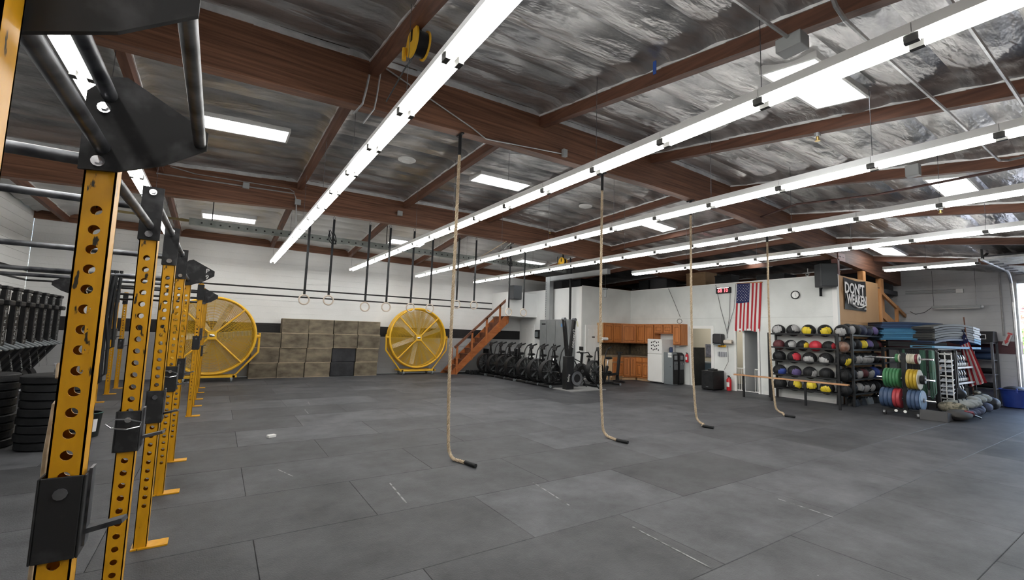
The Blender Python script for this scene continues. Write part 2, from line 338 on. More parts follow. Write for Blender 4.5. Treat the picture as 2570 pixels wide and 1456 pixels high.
for y0, y1, xs in bays:
    xs = [x for x in xs if XL+.3 < x < XR-.3]
    for x in xs:
        m = MB(); vs = []; n = 6
        for i in range(n+1):
            y = lerp(y0+.07, y1-.07, i/n); t = roof(x,y)+.03
            for a, b in ((-.05,t-.29),(.05,t-.29),(.05,t),(-.05,t)): vs.append((x+a,y,b))
        m.add(vs, [(i*4+k, i*4+4+k, i*4+4+(k+1)%4, i*4+(k+1)%4) for i in range(n) for k in range(4)]).build('purlin', PURL, ce)
        for sd in (-1, 1):
            m = MB()
            for i in range(14):
                ya, yb = lerp(y0+.09,y1-.09,i/14), lerp(y0+.09,y1-.09,(i+1)/14); w_ = .008*noise.noise((x*3,ya*2,sd))
                m.bar((x+sd*(.056+w_),ya,roof(x,ya)-.075+w_), (x+sd*(.056+w_),yb,roof(x,yb)-.07+w_), .014, .07)
            m.build('foil_flashing', FLASH, ce)
    ed = [XL]+xs+[XR]
    for i in range(len(ed)-1):
        xa, xb = ed[i]+.05, ed[i+1]-.05
        for yy, sd in ((y0+.09,1),(y1-.09,-1)):
            if yy < YF+.2 or yy > YB-.2: continue
            m = MB()
            for k in range(10):
                a, b = lerp(xa,xb,k/10), lerp(xa,xb,(k+1)/10); w_ = .012*noise.noise((a*2,yy,5))
                m.bar((a,yy,roof(a,yy)-.06+w_),(b,yy,roof(b,yy)-.06+w_), .075, .014, (0,1,0))
            m.build('foil_flashing', FLASH, ce)
        ns = 9; sw = (y1-y0-.16)/ns
        for k in range(ns):
            ya = y0+.08+k*sw
            def fs_(u, v, ya=ya, xa=xa, xb=xb):
                x = lerp(xa,xb,u); y = ya+v*sw
                z = roof(x,y)-.010-.055*(sin(pi*v)**.7)*min(1,5*u*(1-u)+.25)
                z -= .028*noise.noise((x*1.3,y*4.5,.3))*sin(pi*v)+.016*noise.noise((x*4,y*7,2))*sin(pi*v)
                e = min(u,1-u)*(xb-xa)
                if e < .12: z -= .07*(1-e/.12)
                return (x,y,z)
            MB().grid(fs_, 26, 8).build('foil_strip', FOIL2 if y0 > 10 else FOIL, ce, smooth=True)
# skylights
sk = [(-.41,.74,8.0,8.47),(4.35,5.58,7.95,8.42),(4.74,6.01,1.9,2.4),(9.77,10.94,1.87,2.34),(9.6,10.78,8.0,8.45),(15.35,16.5,4.45,4.98),(15.5,16.6,8.25,8.7),(-.54,.66,14.0,14.45),(4.5,5.6,14.0,14.45),(9.6,10.7,14.0,14.45),(-.4,.75,1.9,2.4)]
pos_ = ['behind the near pull-up bar','left of the second climbing rope','largest one, at upper right','over the right-hand light rows','between the middle light rows','above the plywood wall','over the mezzanine','above the grey rail at far left','behind the hanging gym rings','above the bikes','over the near left corner']
for i, (x0,x1,y0,y1) in enumerate(sk):
    z0 = roof((x0+x1)/2,(y0+y1)/2); sx = (roof(x1,(y0+y1)/2)-roof(x0,(y0+y1)/2))/(x1-x0); sy = (roof((x0+x1)/2,y1)-roof((x0+x1)/2,y0))/(y1-y0)
    def zz(x,y,d): return z0+sx*(x-(x0+x1)/2)+sy*(y-(y0+y1)/2)+d
    def slab(a0,a1,b0,b1,d0,d1):
        q = [(a0,b0),(a1,b0),(a1,b1),(a0,b1)]
        return MB().add([(x,y,zz(x,y,d0)) for x,y in q]+[(x,y,zz(x,y,d1)) for x,y in q], [(0,3,2,1),(4,5,6,7),(0,1,5,4),(1,2,6,5),(2,3,7,6),(3,0,4,7)])
    wn = tag(slab(x0,x1,y0,y1,-.105,-.085).build('window_%d' % (i+1), SKYM), 'bright skylight panel in the foil roof, '+pos_[i], kind='structure')
    for a in ((x0-.03,x1+.03,y0-.03,y0),(x0-.03,x1+.03,y1,y1+.03),(x0-.03,x0,y0,y1),(x1,x1+.03,y0,y1)):
        slab(*a,-.112,.02).build('skylight_frame', WHITE, wn)
# ------------------------------------------------------------------ fluorescent rows
ZL = 3.55
def tube_me(L):
    return MB().cyl((0,.045,0),(0,L-.045,0),.017,10).mesh('tube', TUBEM, True)
TM = {}
LHM = MB().box(-.02,.02,-.038,.038,-.02,.03).mesh('lamp_holder', M('holder_grey', (.09,.09,.085), rough=.6))
def light_row(label, X, y0, y1, single=False, seam=.88, L=.975):
    t = thing('fluorescent_row', label, 'ceiling light', (X,0,ZL), group='fluorescent light rows')
    y = seam-math.floor((seam-y0)/L)*L
    while y+L*.6 < y1:
        l = min(L, y1-y)
        m = MB(); e = l-.004
        m.box(-.085,.085,0,e,.030,.036).box(-.062,.062,0,e,.036,.115)
        m.build('housing', WHITE, t, loc=(0,y,0))
        k = round(l,3)
        if k not in TM: TM[k] = tube_me(l)
        for s in (-.052,.052):
            obj('tube', TM[k], t, (s,y,0))
        for s in (-.052,.052): obj('lamp_holder', LHM, t, (s,y,0))
        y += L
    yy = seam-math.floor((seam-y0)/L)*L+L
    while yy < y1-.3:
        zt = roof(X,yy)-ZL-.05
        MB().cyl((0,0,.115),(0,0,zt),.003,5).build('hanging_chain', STEEL, t, loc=(0,yy,0)); yy += 2*L
    return t
light_row('long row of twin fluorescent tubes at far left, seen behind the rig uprights', -1.06, -3.5, 15.9)
light_row('long twin-tube light row ending left of the hanging gym rings', 1.277, -3.5, 15.95)
light_row('long twin-tube light row crossing above the first climbing rope', 3.63, -3.5, 15.9)
light_row('middle fluorescent row running towards the staircase', 5.95, -3.5, 15.75)
light_row('fluorescent row passing just in front of the third climbing rope', 8.35, -3.5, 15.7)
light_row('fluorescent row ending above the kitchen cabinets', 10.84, -3.5, 9.72)
light_row('short two-section fluorescent light above the plywood stair on the right', 14.8, 2.68, 4.5, seam=3.63, L=.92)
# ------------------------------------------------------------------ office block, mezzanine and kitchen walls
XP, YQ, XQ, YP, HW = 13.85, 12.43, 11.22, 5.24, 3.42
def wallbox(name, label, mat, *b): return tag(MB().box(*b).build(name, mat), label, kind='structure')
wp = wallbox('wall_partition', 'pale grey office wall with clock, timer and hanging flag', DRY, XP,XP+.12,8.11,8.85,0,HW)
for b in ((XP,XP+.12,YP+.1,7.31,0,HW),(XP,XP+.12,7.31,8.11,1.92,HW),(XP,XP+.12,8.85,9.75,2.03,HW),(XP,XP+.12,9.75,YQ,0,HW)):
    MB().box(*b).build('wall_section', DRY, wp)
MB().box(XP-.004,XP,YP,YQ,2.30,2.306).build('board_joint', M('joint_line', (.42,.43,.42), rough=.8), wp)
MB().box(XP-.02,XP,YP,YQ,HW,HW+.03).build('wall_cap', WHITE, wp)
tag(MB().box(XP-.015,XP,YP,7.2,0,.11).build('baseboard_partition', WHITE), 'white skirting under the ball rack', kind='structure')
wq = wallbox('wall_kitchen', 'pale grey wall with white panel door left of the cabinets', DRY, XQ,XP+.12,YQ,YQ+.12,0,HW)
MB().box(XQ,XP,YQ-.02,YQ,HW,HW+.03).build('wall_cap', WHITE, wq)
ws = wallbox('wall_stair', 'white wall with grey electrical cabinet behind the bikes', DRYW, XQ,XQ+.12,YQ+.12,YB,0,HW)
MB().box(XQ-.012,XQ+.04,YQ-.012,YQ+.12,0,HW).build('corner_trim', WHITE, ws)
wpl = wallbox('wall_plywood', 'tan plywood wall carrying the black banner', OSB, 13.97,16.72,YP,YP+.1,0,3.44)
MB().box(13.835,13.97,YP-.012,YP+.1,0,3.46).build('corner_trim', WHITE, wpl)
MB().box(14.0,16.68,YP-.003,YP,2.2,2.204).build('panel_joint', M('ply_joint', (.22,.12,.05), rough=.8), wpl)
wallbox('wall_mezzanine', 'dark wall at the back of the mezzanine storage', DARKW, 18.6,18.7,YP+.2,YB,3.3,4.6)
tag(MB().box(XP+.06,XR-.2,YP+.12,YQ+.05,3.22,3.36).box(XQ+.06,XR-.2,YQ+.05,YB-.2,3.22,3.36).build('ceiling_mezzanine', DARKW), 'mezzanine floor slab above the offices', kind='structure')
# rooms seen through the two openings
wr = wallbox('wall_office_inner', 'cream inner office wall with posters seen through the door', M('cream_paint', (.55,.50,.40), rough=.7), 16.2,16.3,7.35+.55,YQ,0,3.2)
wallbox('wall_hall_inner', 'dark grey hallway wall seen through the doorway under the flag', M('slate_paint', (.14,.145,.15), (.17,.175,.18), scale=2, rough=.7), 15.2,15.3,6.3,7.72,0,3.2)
wallbox('wall_hall_side', 'pale wall beside the bright inner window', DRYW, XP+.12,16.2,7.86,7.92,0,3.2)
lw = tag(MB().box(15.35,15.38,7.74,7.85,.1,1.9).build('window_20', EM('lit_window', (.8,.9,1), 2.2)), 'narrow bright window behind the baby gate', kind='structure')
# door frames
def frame(n, label, y0, y1, zt, w_=.1):
    r = tag(MB().box(XP-.025,XP,y1,y1+w_,0,zt+w_).build('door_%d' % n, WHITE), label, kind='structure')
    MB().box(XP-.025,XP,y0-w_,y0,0,zt+w_).build('door_casing', WHITE, r); MB().box(XP-.025,XP,y0,y1,zt,zt+w_).build('door_casing', WHITE, r)
    return r
d1 = frame(1, 'open white doorway into the office beside the water dispensers', 8.92, 9.62, 1.95)
MB().box(XP+.02,XP+.62,9.58,9.62,0,1.3).build('door_leaf', BLK, d1)
d2 = frame(2, 'white framed doorway under the hanging flag', 7.38, 8.06, 1.9, .06)
# white six panel door on the kitchen wall
d3 = tag(MB().box(11.46,12.1,YQ-.03,YQ,0,1.95).build('door_3', WHITE), 'white six-panel door with small dark plate beside the cabinets', kind='structure')
for b in ((11.40,11.46,0,2.0),(12.10,12.16,0,2.0),(11.46,12.10,1.95,2.0)): MB().box(b[0],b[1],YQ-.045,YQ,b[2],b[3]).build('door_casing', WHITE, d3)
for z0,z1 in ((.2,.85),(.98,1.5),(1.6,1.85)):
    for x0 in (11.53,11.81): MB().box(x0,x0+.22,YQ-.042,YQ-.03,z0,z1).build('door_panel', WHITE, d3, bev=.008)
MB().box(11.72,11.86,YQ-.045,YQ-.04,1.53,1.57).build('name_plate', BLK, d3)
MB().ball((12.04,YQ-.06,.95),.03).build('door_knob', CHROME, d3, smooth=True)
# white door in the stair wall
d4 = tag(MB().box(XQ-.03,XQ,15.35,16.25,0,2.0).build('door_4', WHITE), 'white door behind the bikes under the landing', kind='structure')
for z0,z1 in ((.2,.9),(1.0,1.85)):
    for y0 in (15.45,15.85): MB().box(XQ-.04,XQ-.03,y0,y0+.3,z0,z1).build('door_panel', WHITE, d4, bev=.008)
MB().cyl((XQ-.05,15.42,1.0),(XQ-.1,15.42,1.0),.025,10).build('door_knob', CHROME, d4)
# landing box of the mezzanine stair
lb = wallbox('wall_landing', 'white boxed landing at the top of the wooden stair', DRYW, 9.75,XQ,15.2,YB,2.29,3.28)
# wood posts and steel column under the main beam
for x, lab in ((16.07,'orange timber post standing on the plywood wall'),(17.45,'orange timber post right of the banner, behind the rail')):
    zt = roof(x,5.55)-.70; zb = 3.44 if x < 17 else 0
    tag(MB().box(x-.15,x+.06,5.33,5.47,zb,zt).build('timber_post', LUM, bev=.006), lab, 'post', 'timber posts under the beam')
tag(MB().box(14.15,14.27,5.3,5.46,3.44,roof(14.2,5.4)-.68).build('steel_column', M('red_primer', (.13,.04,.03), rough=.5), bev=.006), 'dark red steel column above the corner of the office', 'post')
bk = thing('beam_bracket', 'pinkish steel bracket plate where the main beam ends over the office', 'bracket', (14.3,B1,0))
MB().box(-.1,.35,-.1,-.088,roof(14.3,B1)-.72,roof(14.3,B1)-.5).build('plate', M('pink_primer', (.38,.17,.14), rough=.5), bk)
for i in range(4): MB().cyl((-.04+.1*i,-.1,roof(14.3,B1)-.6),(-.04+.1*i,-.112,roof(14.3,B1)-.6),.014,8).build('bolt', STEEL, bk)
# ------------------------------------------------------------------ outside the roll-up door
tag(MB().box(XR+.2,60,-40,40,-.1,-.03).build('floor_yard', M('yard_concrete', (.50,.49,.46), (.6,.59,.56), scale=2, rough=.9)), 'pale concrete yard outside the roll-up door', kind='structure')
def shrub(label, x, y, z, r, c):
    t = thing('shrub', label, 'plant', (x,y,-.03)); random.seed(int(x*10))
    m = MB()
    for i in range(220):
        a, b = random.uniform(0,2*pi), random.uniform(-.9,1.4); q = r*random.uniform(.6,1)
        p = Vector((cos(a)*cos(b)*q, sin(a)*cos(b)*q, z+sin(b)*q)); R = Matrix.Rotation(random.uniform(0,6),3,'Z') @ Matrix.Rotation(random.uniform(-1,1),3,'X')
        m.cbox(p,(.28,.14,.012),R)
    tag(m.build('foliage', c, t), kind='stuff'); MB().cyl((0,0,0),(0,0,z),.08,8,.05).build('trunk', LUM, t)
shrub('green shrub outside the roll-up door', 30, 3.6, 1.4, 1.3, M('leaf_green', (.10,.22,.03), (.22,.36,.06), scale=5, rough=.6))
shrub('pink flowering shrub outside the roll-up door', 33, 4.6, 2.6, 1.2, M('leaf_pink', (.3,.32,.15), (.6,.35,.33), scale=3, rough=.6))
# roll-up door parked overhead, on its tracks
rd = tag(MB().box(XR-.03,XR,2.73,2.83,0,3.5).build('door_5', GALV), 'open sectional roll-up door parked overhead at right', kind='structure')
for k in range(6):
    x1 = XR-.35-.55*k
    MB().box(x1-.54,x1,-1.5,2.7,3.77,3.80).build('door_section', M('door_panel_dark', (.05,.052,.058), rough=.5, metal=.4), rd)
    for q in (x1-.50,x1-.36,x1-.20,x1-.05): MB().box(q-.022,q+.022,-1.5,2.7,3.71,3.77).build('rib', GALV, rd)
    for yy in (2.62,): MB().cbox((x1-.02,yy,3.72),(.12,.16,.06)).build('hinge', STEEL, rd)
tr = [(15.7,2.8,3.76),(18.3,2.8,3.76)]+[(18.3+.5*sin(a),2.8,3.26+.5*cos(a)) for a in (.3,.6,.9,1.2,pi/2)]+[(18.86,2.8,2.9),(18.9,2.8,0)]
MB().tube(tr,.035,6).build('track', GALV, rd)
MB().bar((15.75,2.8,3.78),(15.75,2.8,4.25),.04,.04).build('track_hanger', BLK, rd)
MB().bar((15.78,2.8,3.8),(16.9,2.8,4.22),.04,.04).build('track_hanger', BLK, rd)
MB().cyl((18.96,3.05,1.95),(18.96,3.05,4.0),.02,8).build('conduit', GALV, rd)
# ------------------------------------------------------------------ timber stair on the left
st = thing('timber_stair', 'orange-brown timber stair with handrail rising along the back wall', 'stairs', (7.35,15.4,0))
a0, a1, H = 0.0, 2.55, 2.32
for yy in (0,.75):
    MB().prism([(a0,0),(a0+.32,0),(a1+.05,H-.28),(a1+.05,H),(a1-.1,H)],yy,yy+.05,'y').build('stringer', STAIRW, st)
N = 11
for i in range(N):
    x = .12+i*(a1-.15)/N; z = (i+.6)*H/N
    MB().box(x,x+.27,.05,.75,z-.04,z).build('tread', STAIRD, st); MB().box(x+.25,x+.27,.05,.75,z,z+H/N-.04).build('riser', STAIRD, st)
for i, x in enumerate((.30,.92,1.55,2.15,2.5)):
    z = x*H/a1
    MB().box(x-.035,x+.035,-.045,-.002,z-.3,z+.78).build('baluster', STAIRW, st)
MB().box(.02,.10,-.05,0,0,1.02).build('newel_post', STAIRW, st)
MB().bar((.2,-.02,1.0),(2.55,-.02,3.05),.05,.09).build('handrail', STAIRD, st)
# stair behind the plywood wall on the right
sr = thing('mezzanine_stair', 'orange timber stair rail and plywood side behind the mats', 'stairs', (0,0,0))
MB().bar((16.85,5.24,3.22),(19.0-.05,5.24,2.55),.06,.1).build('handrail', LUM, sr)
MB().bar((16.85,5.3,2.65),(18.8,5.3,2.0),.05,.24).build('stringer', LUM, sr)
for x in (16.86,18.2): MB().box(x-.05,x+.05,5.2,5.28,1.9 if x > 17 else 2.2,3.3 if x < 17 else 2.85).build('baluster', LUM, sr)
MB().box(17.5,18.55,5.9,5.94,2.3,3.5).build('side_panel', OSB, sr)
MB().box(17.5,17.56,5.88,5.9,2.6,3.55).build('white_edge', WHITE, sr)
MB().box(17.1,17.55,5.88,5.9,2.55,2.6).build('white_edge', WHITE, sr)

ol = thing('office_lamp', 'lit ceiling panel inside the office', 'ceiling light', (15.2,9.8,3.1)); MB().box(-.3,.3,-.6,.6,0,.05).build('housing', WHITE, ol); MB().box(-.27,.27,-.57,.57,-.01,0).build('diffuser', EM('office_diffuser', (1,.97,.9), 14), ol)
# clutter stored on the mezzanine
CARD = M('cardboard', (.30,.19,.10), (.38,.25,.14), scale=3, rough=.8)
for i, (x,y,dx,dy,h,m_,d) in enumerate(((14.6,9.6,.7,.8,.62,CARD,'cardboard carton behind the third rope'),(14.7,8.7,.5,.6,.45,BLK,'black storage bin left of the timer'),(14.5,11.2,.6,.9,.55,DARKW,'dark crate above the kitchen corner'),(15.2,7.2,.8,.9,.4,DARKW,'dark crate behind the wall clock'),(14.4,12.0,.6,.5,.5,BLK,'black tote above the white panel door'),(15.0,5.75,.5,.4,.35,OSB,'plywood offcut box beside the banner'),(12.2,13.6,1.0,1.2,.5,BLK,'black duct box above the electrical cabinet'),(12.6,15.0,1.2,1.0,.6,DARKW,'dark crate at the back of the mezzanine'))):
    t = thing('storage_box', d+' on the mezzanine', 'box', (x,y,3.366)); MB().box(0,dx,0,dy,0,h).build('body', m_, t, bev=.01); MB().box(-.01,dx+.01,-.01,dy+.01,h,h+.04).build('lid', m_, t)
# ------------------------------------------------------------------ pull-up rigs
def post_mesh(h, holes, side=.076, n=16, r=.0145):
    m = MB(); a = side/2; dz = .061; b = dz/2
    z0 = holes[0]-b; z1 = holes[-1]+b
    ca = atan2(b,a); ang = []
    for s, e in ((-ca,ca),(ca,pi-ca),(pi-ca,pi+ca),(pi+ca,2*pi-ca)): ang += [s+(e-s)*k/4 for k in range(4)]
    for yy, fl_ in ((-a,1),(a,-1)):
        for z in holes:
            vs = []
            for t in ang: vs.append((r*cos(t)*1, yy, z+r*sin(t)))
            for t in ang:
                c, s = cos(t), sin(t); k = min(a/abs(c) if abs(c) > 1e-6 else 9, b/abs(s) if abs(s) > 1e-6 else 9); vs.append((c*k, yy, z+s*k))
            L = len(ang); fs = [(i,L+i,L+(i+1)%L,(i+1)%L) for i in range(L)]
            if fl_ < 0: fs = [f[::-1] for f in fs]
            m.add(vs, fs)
        for p, q in ((0,z0),(z1,h)): m.add([(-a,yy,p),(a,yy,p),(a,yy,q),(-a,yy,q)], [(0,1,2,3)] if fl_ > 0 else [(3,2,1,0)])
    for xx, o in ((-a,1),(a,-1)): m.add([(xx,-a,0),(xx,a,0),(xx,a,h),(xx,-a,h)], [(3,2,1,0)] if o > 0 else [(0,1,2,3)])
    me = m.mesh('upright', YEL); return me
HOL = [1.939-.061*k for k in range(28)][::-1]
PM = post_mesh(2.32, HOL)
BASE = MB().box(-.05,.16,-.06,.06,0,.01).mesh('base_plate', YEL)
BOLT = MB().cyl((0,0,0),(0,-.012,0),.017,12).cyl((0,-.010,0),(0,-.022,0),.010,6).mesh('bolt', CHROME)
TRI = [(-.05,0),(.035,.008),(.15,.055),(.262,.135),(.262,.195),(.04,.318),(-.005,.305),(-.05,.245)]
def upright(rig, x, y, base=1):
    p = obj('upright', PM, rig, (x,y,0)); s = p.modifiers.new('wall', 'SOLIDIFY'); s.thickness = .005; s.offset = -1
    b = obj('base_plate', BASE, p)
    if base < 0: b.rotation_euler[2] = pi
    return p
def pipe(rig, a, b, r=.019, mat=None): return MB().cyl(a, b, r, 14).build('pull_up_bar', mat or STEEL, rig, smooth=True)
ra = thing('pull_up_rig', 'near yellow perforated-steel pull-up rig with grey bars and black brackets', 'rig', (0,0,0))
RAX = -.338; PY = [.97,1.87,3.05,4.25,5.45,6.65]
for y in PY: upright(ra, RAX, y)
def tri(rig, x, y, flip=1, parent=None, z=2.056):
    o = MB().prism([(u*flip,v) for u,v in TRI], -.006, .006, 'y').build('bracket_plate', CHALK, rig, loc=(x,y,z)); return o
def rect(rig, x, y):
    o = MB().box(-.046,.046,-.008,0,0,.285).box(-.046,-.038,0,.06,0,.285).build('bracket_plate', CHALK, rig, loc=(x,y,2.035)); return o
for y, s in ((.97+.05,1),(1.87-.05,-1)):
    t_ = tri(ra, RAX, y)
    for dx, dz in ((0,.03),(0,.20)):
        b_ = obj('bolt', BOLT, t_, (dx-.005,-.006*1,dz))
for i in (2,3,4):
    t_ = rect(ra, RAX, PY[i]-.039)
    for dz in (.03,.255): obj('bolt', BOLT, t_, (0,-.008,dz))
t_ = tri(ra, RAX, 6.65-.046)
for k, ch in enumerate('P9'): text('cut_letter', ch, .075, WHITE, t_, (.19,-.008,.19-.075*k), (pi/2,0,0))
for dx, dz in ((0,2.132),(.003,2.30),(.241,2.208)): pipe(ra, (RAX+dx,1.02,dz), (RAX+dx,1.81,dz), .0205 if dx < .1 else .018)
pipe(ra, (RAX,1.91,2.09),(RAX,3.0,2.11)); pipe(ra, (RAX,3.09,2.27),(RAX,4.2,2.27)); pipe(ra, (RAX,4.29,2.27),(RAX,5.4,2.27)); pipe(ra, (RAX,5.49,2.13),(RAX,6.6,2.13))
for y, z in ((1.87,2.10),(3.05,2.215),(4.25,2.10),(5.45,2.03),(6.65,2.06)): pipe(ra, (RAX-.04,y,z), (XL+.002,y,z))
rb = thing('pull_up_rig', 'far yellow pull-up rig with black bars standing in front of the left fan', 'rig', (0,0,0))
FB = [9.7,10.84,11.8,12.9,13.85]; BB = [9.7,10.84,12.0,13.27,14.36]
for y in FB: upright(rb, -.29, y)
for y in BB: upright(rb, -1.92, y, 1)
for i in range(4):
    pipe(rb, (-.29,FB[i],2.2), (-.29,FB[i+1],2.2), .02, BLK); pipe(rb, (-1.92,BB[i],2.12), (-1.92,BB[i+1],2.12), .02, BLK)
for i in range(5): pipe(rb, (-.33,FB[i],2.16-.05*(i%2)), (-1.88,BB[i],2.16-.05*(i%2)), .02, BLK)
for i in (0,1,2): MB().box(-.34,-.24,FB[i]-.06,FB[i]-.04,2.03,2.3).build('bracket_plate', BLK, rb)
for i in (1,2,3,4): MB().box(-1.97,-1.87,BB[i]-.06,BB[i]-.04,2.03,2.3).build('bracket_plate', BLK, rb)
tri(rb, -.29, FB[1]-.05, 1, z=1.99); tri(rb, -1.92, BB[0]-.05, -1, z=2.0)
# sleeve hooks on the uprights
def jcup(label, x, y, z0, z1, pin):
    t = thing('rack_hook', label, 'rack hook', (x,y,z0), group='sleeve hooks on the uprights'); h = z1-z0
    s = MB(); a = .046
    s.box(-a,a,-a-.006,-a,0,h).box(-a-.006,-a,-a-.006,a,0,h).box(a,a+.006,-a-.006,a,0,h).build('sleeve', CHALK, t, bev=.003)
    MB().box(a+.006,a+.013,-.02,.03,.02,h+.01).build('arm_plate', STEEL, t)
    MB().bar((a+.01,0,.06),(a+.10,-.02,.082),.04,.014).build('hook_arm', STEEL, t)
    if pin:
        k = MB().cyl((.0,-a-.006,h*.80),(0,-a-.028,h*.80),.014,10).build('pull_pin', CHROME, t)
        MB().tube([(.0,-a-.03,h*.82),(-.05,-a-.035,h*.84),(-.085,-a-.035,h*.74),(-.06,-a-.035,h*.63),(0,-a-.035,h*.58),(.05,-a-.035,h*.63),(.055,-a-.035,h*.74)],.004,6,True).build('pin_ring', CHROME, k)
    else: MB().cyl((.0,-a-.006,h*.80),(0,-a-.014,h*.80),.016,10).build('pin_head', STEEL, t)
for i, (y, z0, z1, p, d) in enumerate([(1.87,.916,1.15,0,'nearest upright'),(3.05,.947,1.15,1,'second upright, with wire ring,'),(4.25,.873,1.105,0,'third upright'),(5.45,.95,1.19,1,'fourth upright'),(6.65,.95,1.19,0,'fifth upright')]):
    jcup('black chalky sleeve hook on the '+d+' of the near rig', RAX, y, z0, z1, p)
for x, y, z, d in ((-.29,9.7,1.15,'front left upright'),(-.29,10.84,1.28,'second front upright'),(-.29,12.9,.85,'fourth front upright'),(-1.92,12.0,.95,'back upright nearest the bucket'),(-1.92,13.27,1.2,'middle back upright'),(-1.92,14.36,.95,'rearmost back upright')):
    jcup('small black hook sleeve on the '+d+' of the far rig', x, y, z, z+.24, 0)
# resistance bands and strap hanging from the near rig
bd = thing('hanging_band', 'bundle of black resistance bands looped over a rig bar', 'band', (-.83,5.45,2.05))
for k, (dx, l) in enumerate(((0,.95),(.03,.7),(-.03,1.02))):
    MB().tube([(dx-.02,0,.02),(dx-.03,-.02,-.15),(dx-.045,-.02,-l*.6),(dx-.01,-.02,-l),(dx+.02,-.02,-l*.97),(dx+.01,-.01,-l*.5),(dx+.02,0,.02)],.014,6).build('band_loop', BLKR, bd)
MB().tube([(-.04,-.02,-.98),(-.05,-.02,-1.06)],.01,6).build('strap_end', BLKR, bd)
tag(MB().ball((-.9,5.4,.99),.03,10,8,(.9,.9,3.2)).build('white_handle', M('worn_white', (.6,.57,.52), rough=.6), bd), 'worn white handle')
# ------------------------------------------------------------------ climbing ropes
def rope(label, x, y, zt, fx, fy):
    t = thing('climbing_rope', label, 'rope', (x,y,0), group='climbing ropes')
    path = [Vector((0,0,zt-.28)), Vector((-.01,0,2.5)), Vector((-.015,-.02,1.0)), Vector((-.03,-.06,.25))]
    pts = []
    L0 = zt-.28
    n = 150
    for i in range(n+1):
        s = i/n; z = lerp(L0,.16,s); b = .06*(s**3)*sin(pi*s*.9)
        pts.append(Vector((-.02*s-b*.6, -.10*(s**4), z)))
    e = pts[-1]
    for k in range(1,9): a = k/8*pi/2; pts.append(Vector((lerp(e.x,e.x+.02,k/8), e.y-.14*(1-cos(a)), .16-.138*sin(a))))
    e2 = pts[-1]
    for k in range(1,11): pts.append(Vector((lerp(e2.x,fx-.0,k/10), lerp(e2.y,fy,k/10), .021)))
    R = .011
    for s in range(3):
        P = []
        acc = 0; out = []
        for i in range(len(pts)-1):
            a, b = pts[i], pts[i+1]; l = (b-a).length; m = max(1, int(l/.0105))
            for j in range(m): out.append((a.lerp(b,j/m), (b-a).normalized(), acc+l*j/m))
            acc += l
        prev = Vector((1,0,0))
        for p, d, q in out:
            xx = (prev-d*prev.dot(d)).normalized(); prev = xx; yy = d.cross(xx); an = 2*pi*q/.11+2*pi*s/3
            P.append(p+xx*cos(an)*R+yy*sin(an)*R)
        MB().tube(P,.0125,5).build('strand', ROPE, t, smooth=True)
    MB().cyl((0,0,zt-.30),(0,0,zt-.02),.024,12).build('top_sleeve', BLKR, t, smooth=True)
    MB().cyl((fx,fy,.024),(fx+.04,fy-.19,.024),.024,12).build('end_sleeve', BLKR, t, smooth=True)
    MB().box(-.02,.02,-.08,.08,zt-.02,zt+.03).build('beam_clamp', BLK, t)
    return t
for x, d, fx, fy in ((2.60,'nearest climbing rope, hanging left of centre with its end on the mats',.05,-.42),(5.30,'second climbing rope from the left, ending in front of the bikes',-.05,-.42),(7.74,'third climbing rope from the left, in front of the office doorway',-.2,-.35),(10.65,'farthest climbing rope, hanging beside the flag',-.35,-.45)):
    rope('beige twisted rope, '+d, x, B1, roof(x,B1)-.69, fx, fy)
# ------------------------------------------------------------------ gym rings
WOODR = M('ring_wood', (.50,.42,.34), (.6,.52,.44), scale=8, rough=.5)
rx = [(1.57,2.21,3.75),(2.08,2.23,4.22),(2.91,2.13,4.24),(3.42,2.15,4.25),(4.04,2.17,4.25),(4.56,2.18,4.25),(5.32,2.33,4.22),(5.85,2.34,4.25),(6.99,2.21,4.22),(7.51,2.22,4.2)]
odr = ['first','second','third','fourth','fifth','sixth','seventh','eighth','ninth','tenth']
for i, (x, z, zt) in enumerate(rx):
    t = thing('gym_ring', 'pale wooden gym ring on a black strap, %s from the left' % odr[i], 'gym ring', (x,B2,z), group='gym rings hung from the far beam')
    MB().ring((0,0,0),.105,.016,'y',28,8).build('ring', WOODR, t, smooth=True)
    zt = roof(x,B2)-.79
    MB().bar((-.003,0,.10),(.012,0,zt-z),.006,.05,(1,0,0)).build('strap', BLKR, t)
    MB().box(-.024,.024,-.012,.012,.62+.1*(i%3),.70+.1*(i%3)).build('buckle', BLK, t)
    MB().tube([(.0,0,zt-z-.02),(.03,0,zt-z+.03),(.01,0,zt-z+.08),(-.02,0,zt-z+.03)],.006,5,True).build('carabiner', STEEL, t)
    if i in (1,8): MB().tube([(.0+.09*sin(k*.8),.02,zt-z-.25-.33*abs(sin(k*.45))) for k in range(16)],.012,5).build('strap_tail', BLKR, t)
# ------------------------------------------------------------------ perforated rail below the roof
gr = thing('strut_rail', 'long grey perforated steel rail hung below the roof in front of the back wall', 'rail', (0,13,0))
MB().box(-.75,10.9,-.05,.05,3.95,4.11).build('rail', RAILG, gr, bev=.008)
HD = MB().cyl((0,-.051,0),(0,-.054,0),.022,10).mesh('rail_hole', BLK)
for k in range(60): obj('rail_hole', HD, gr, (-.5+.19*k,0,4.02))
MB().box(-2.6,-.75,-.02,.02,4.02,4.07).build('tie_bar', M('brass_dull', (.22,.17,.07), rough=.5), gr)
MB().ball((-.85,0,4.045),.06,12,8,(2.6,.6,.6)).build('turnbuckle', M('brass_dull', (.22,.17,.07)), gr, smooth=True)
for x in (-.3,1.9,4.0,6.2,8.4,10.5): MB().cyl((x,0,4.1),(x,0,roof(x,13)-.03),.012,6).build('hanger_rod', BLK, gr)
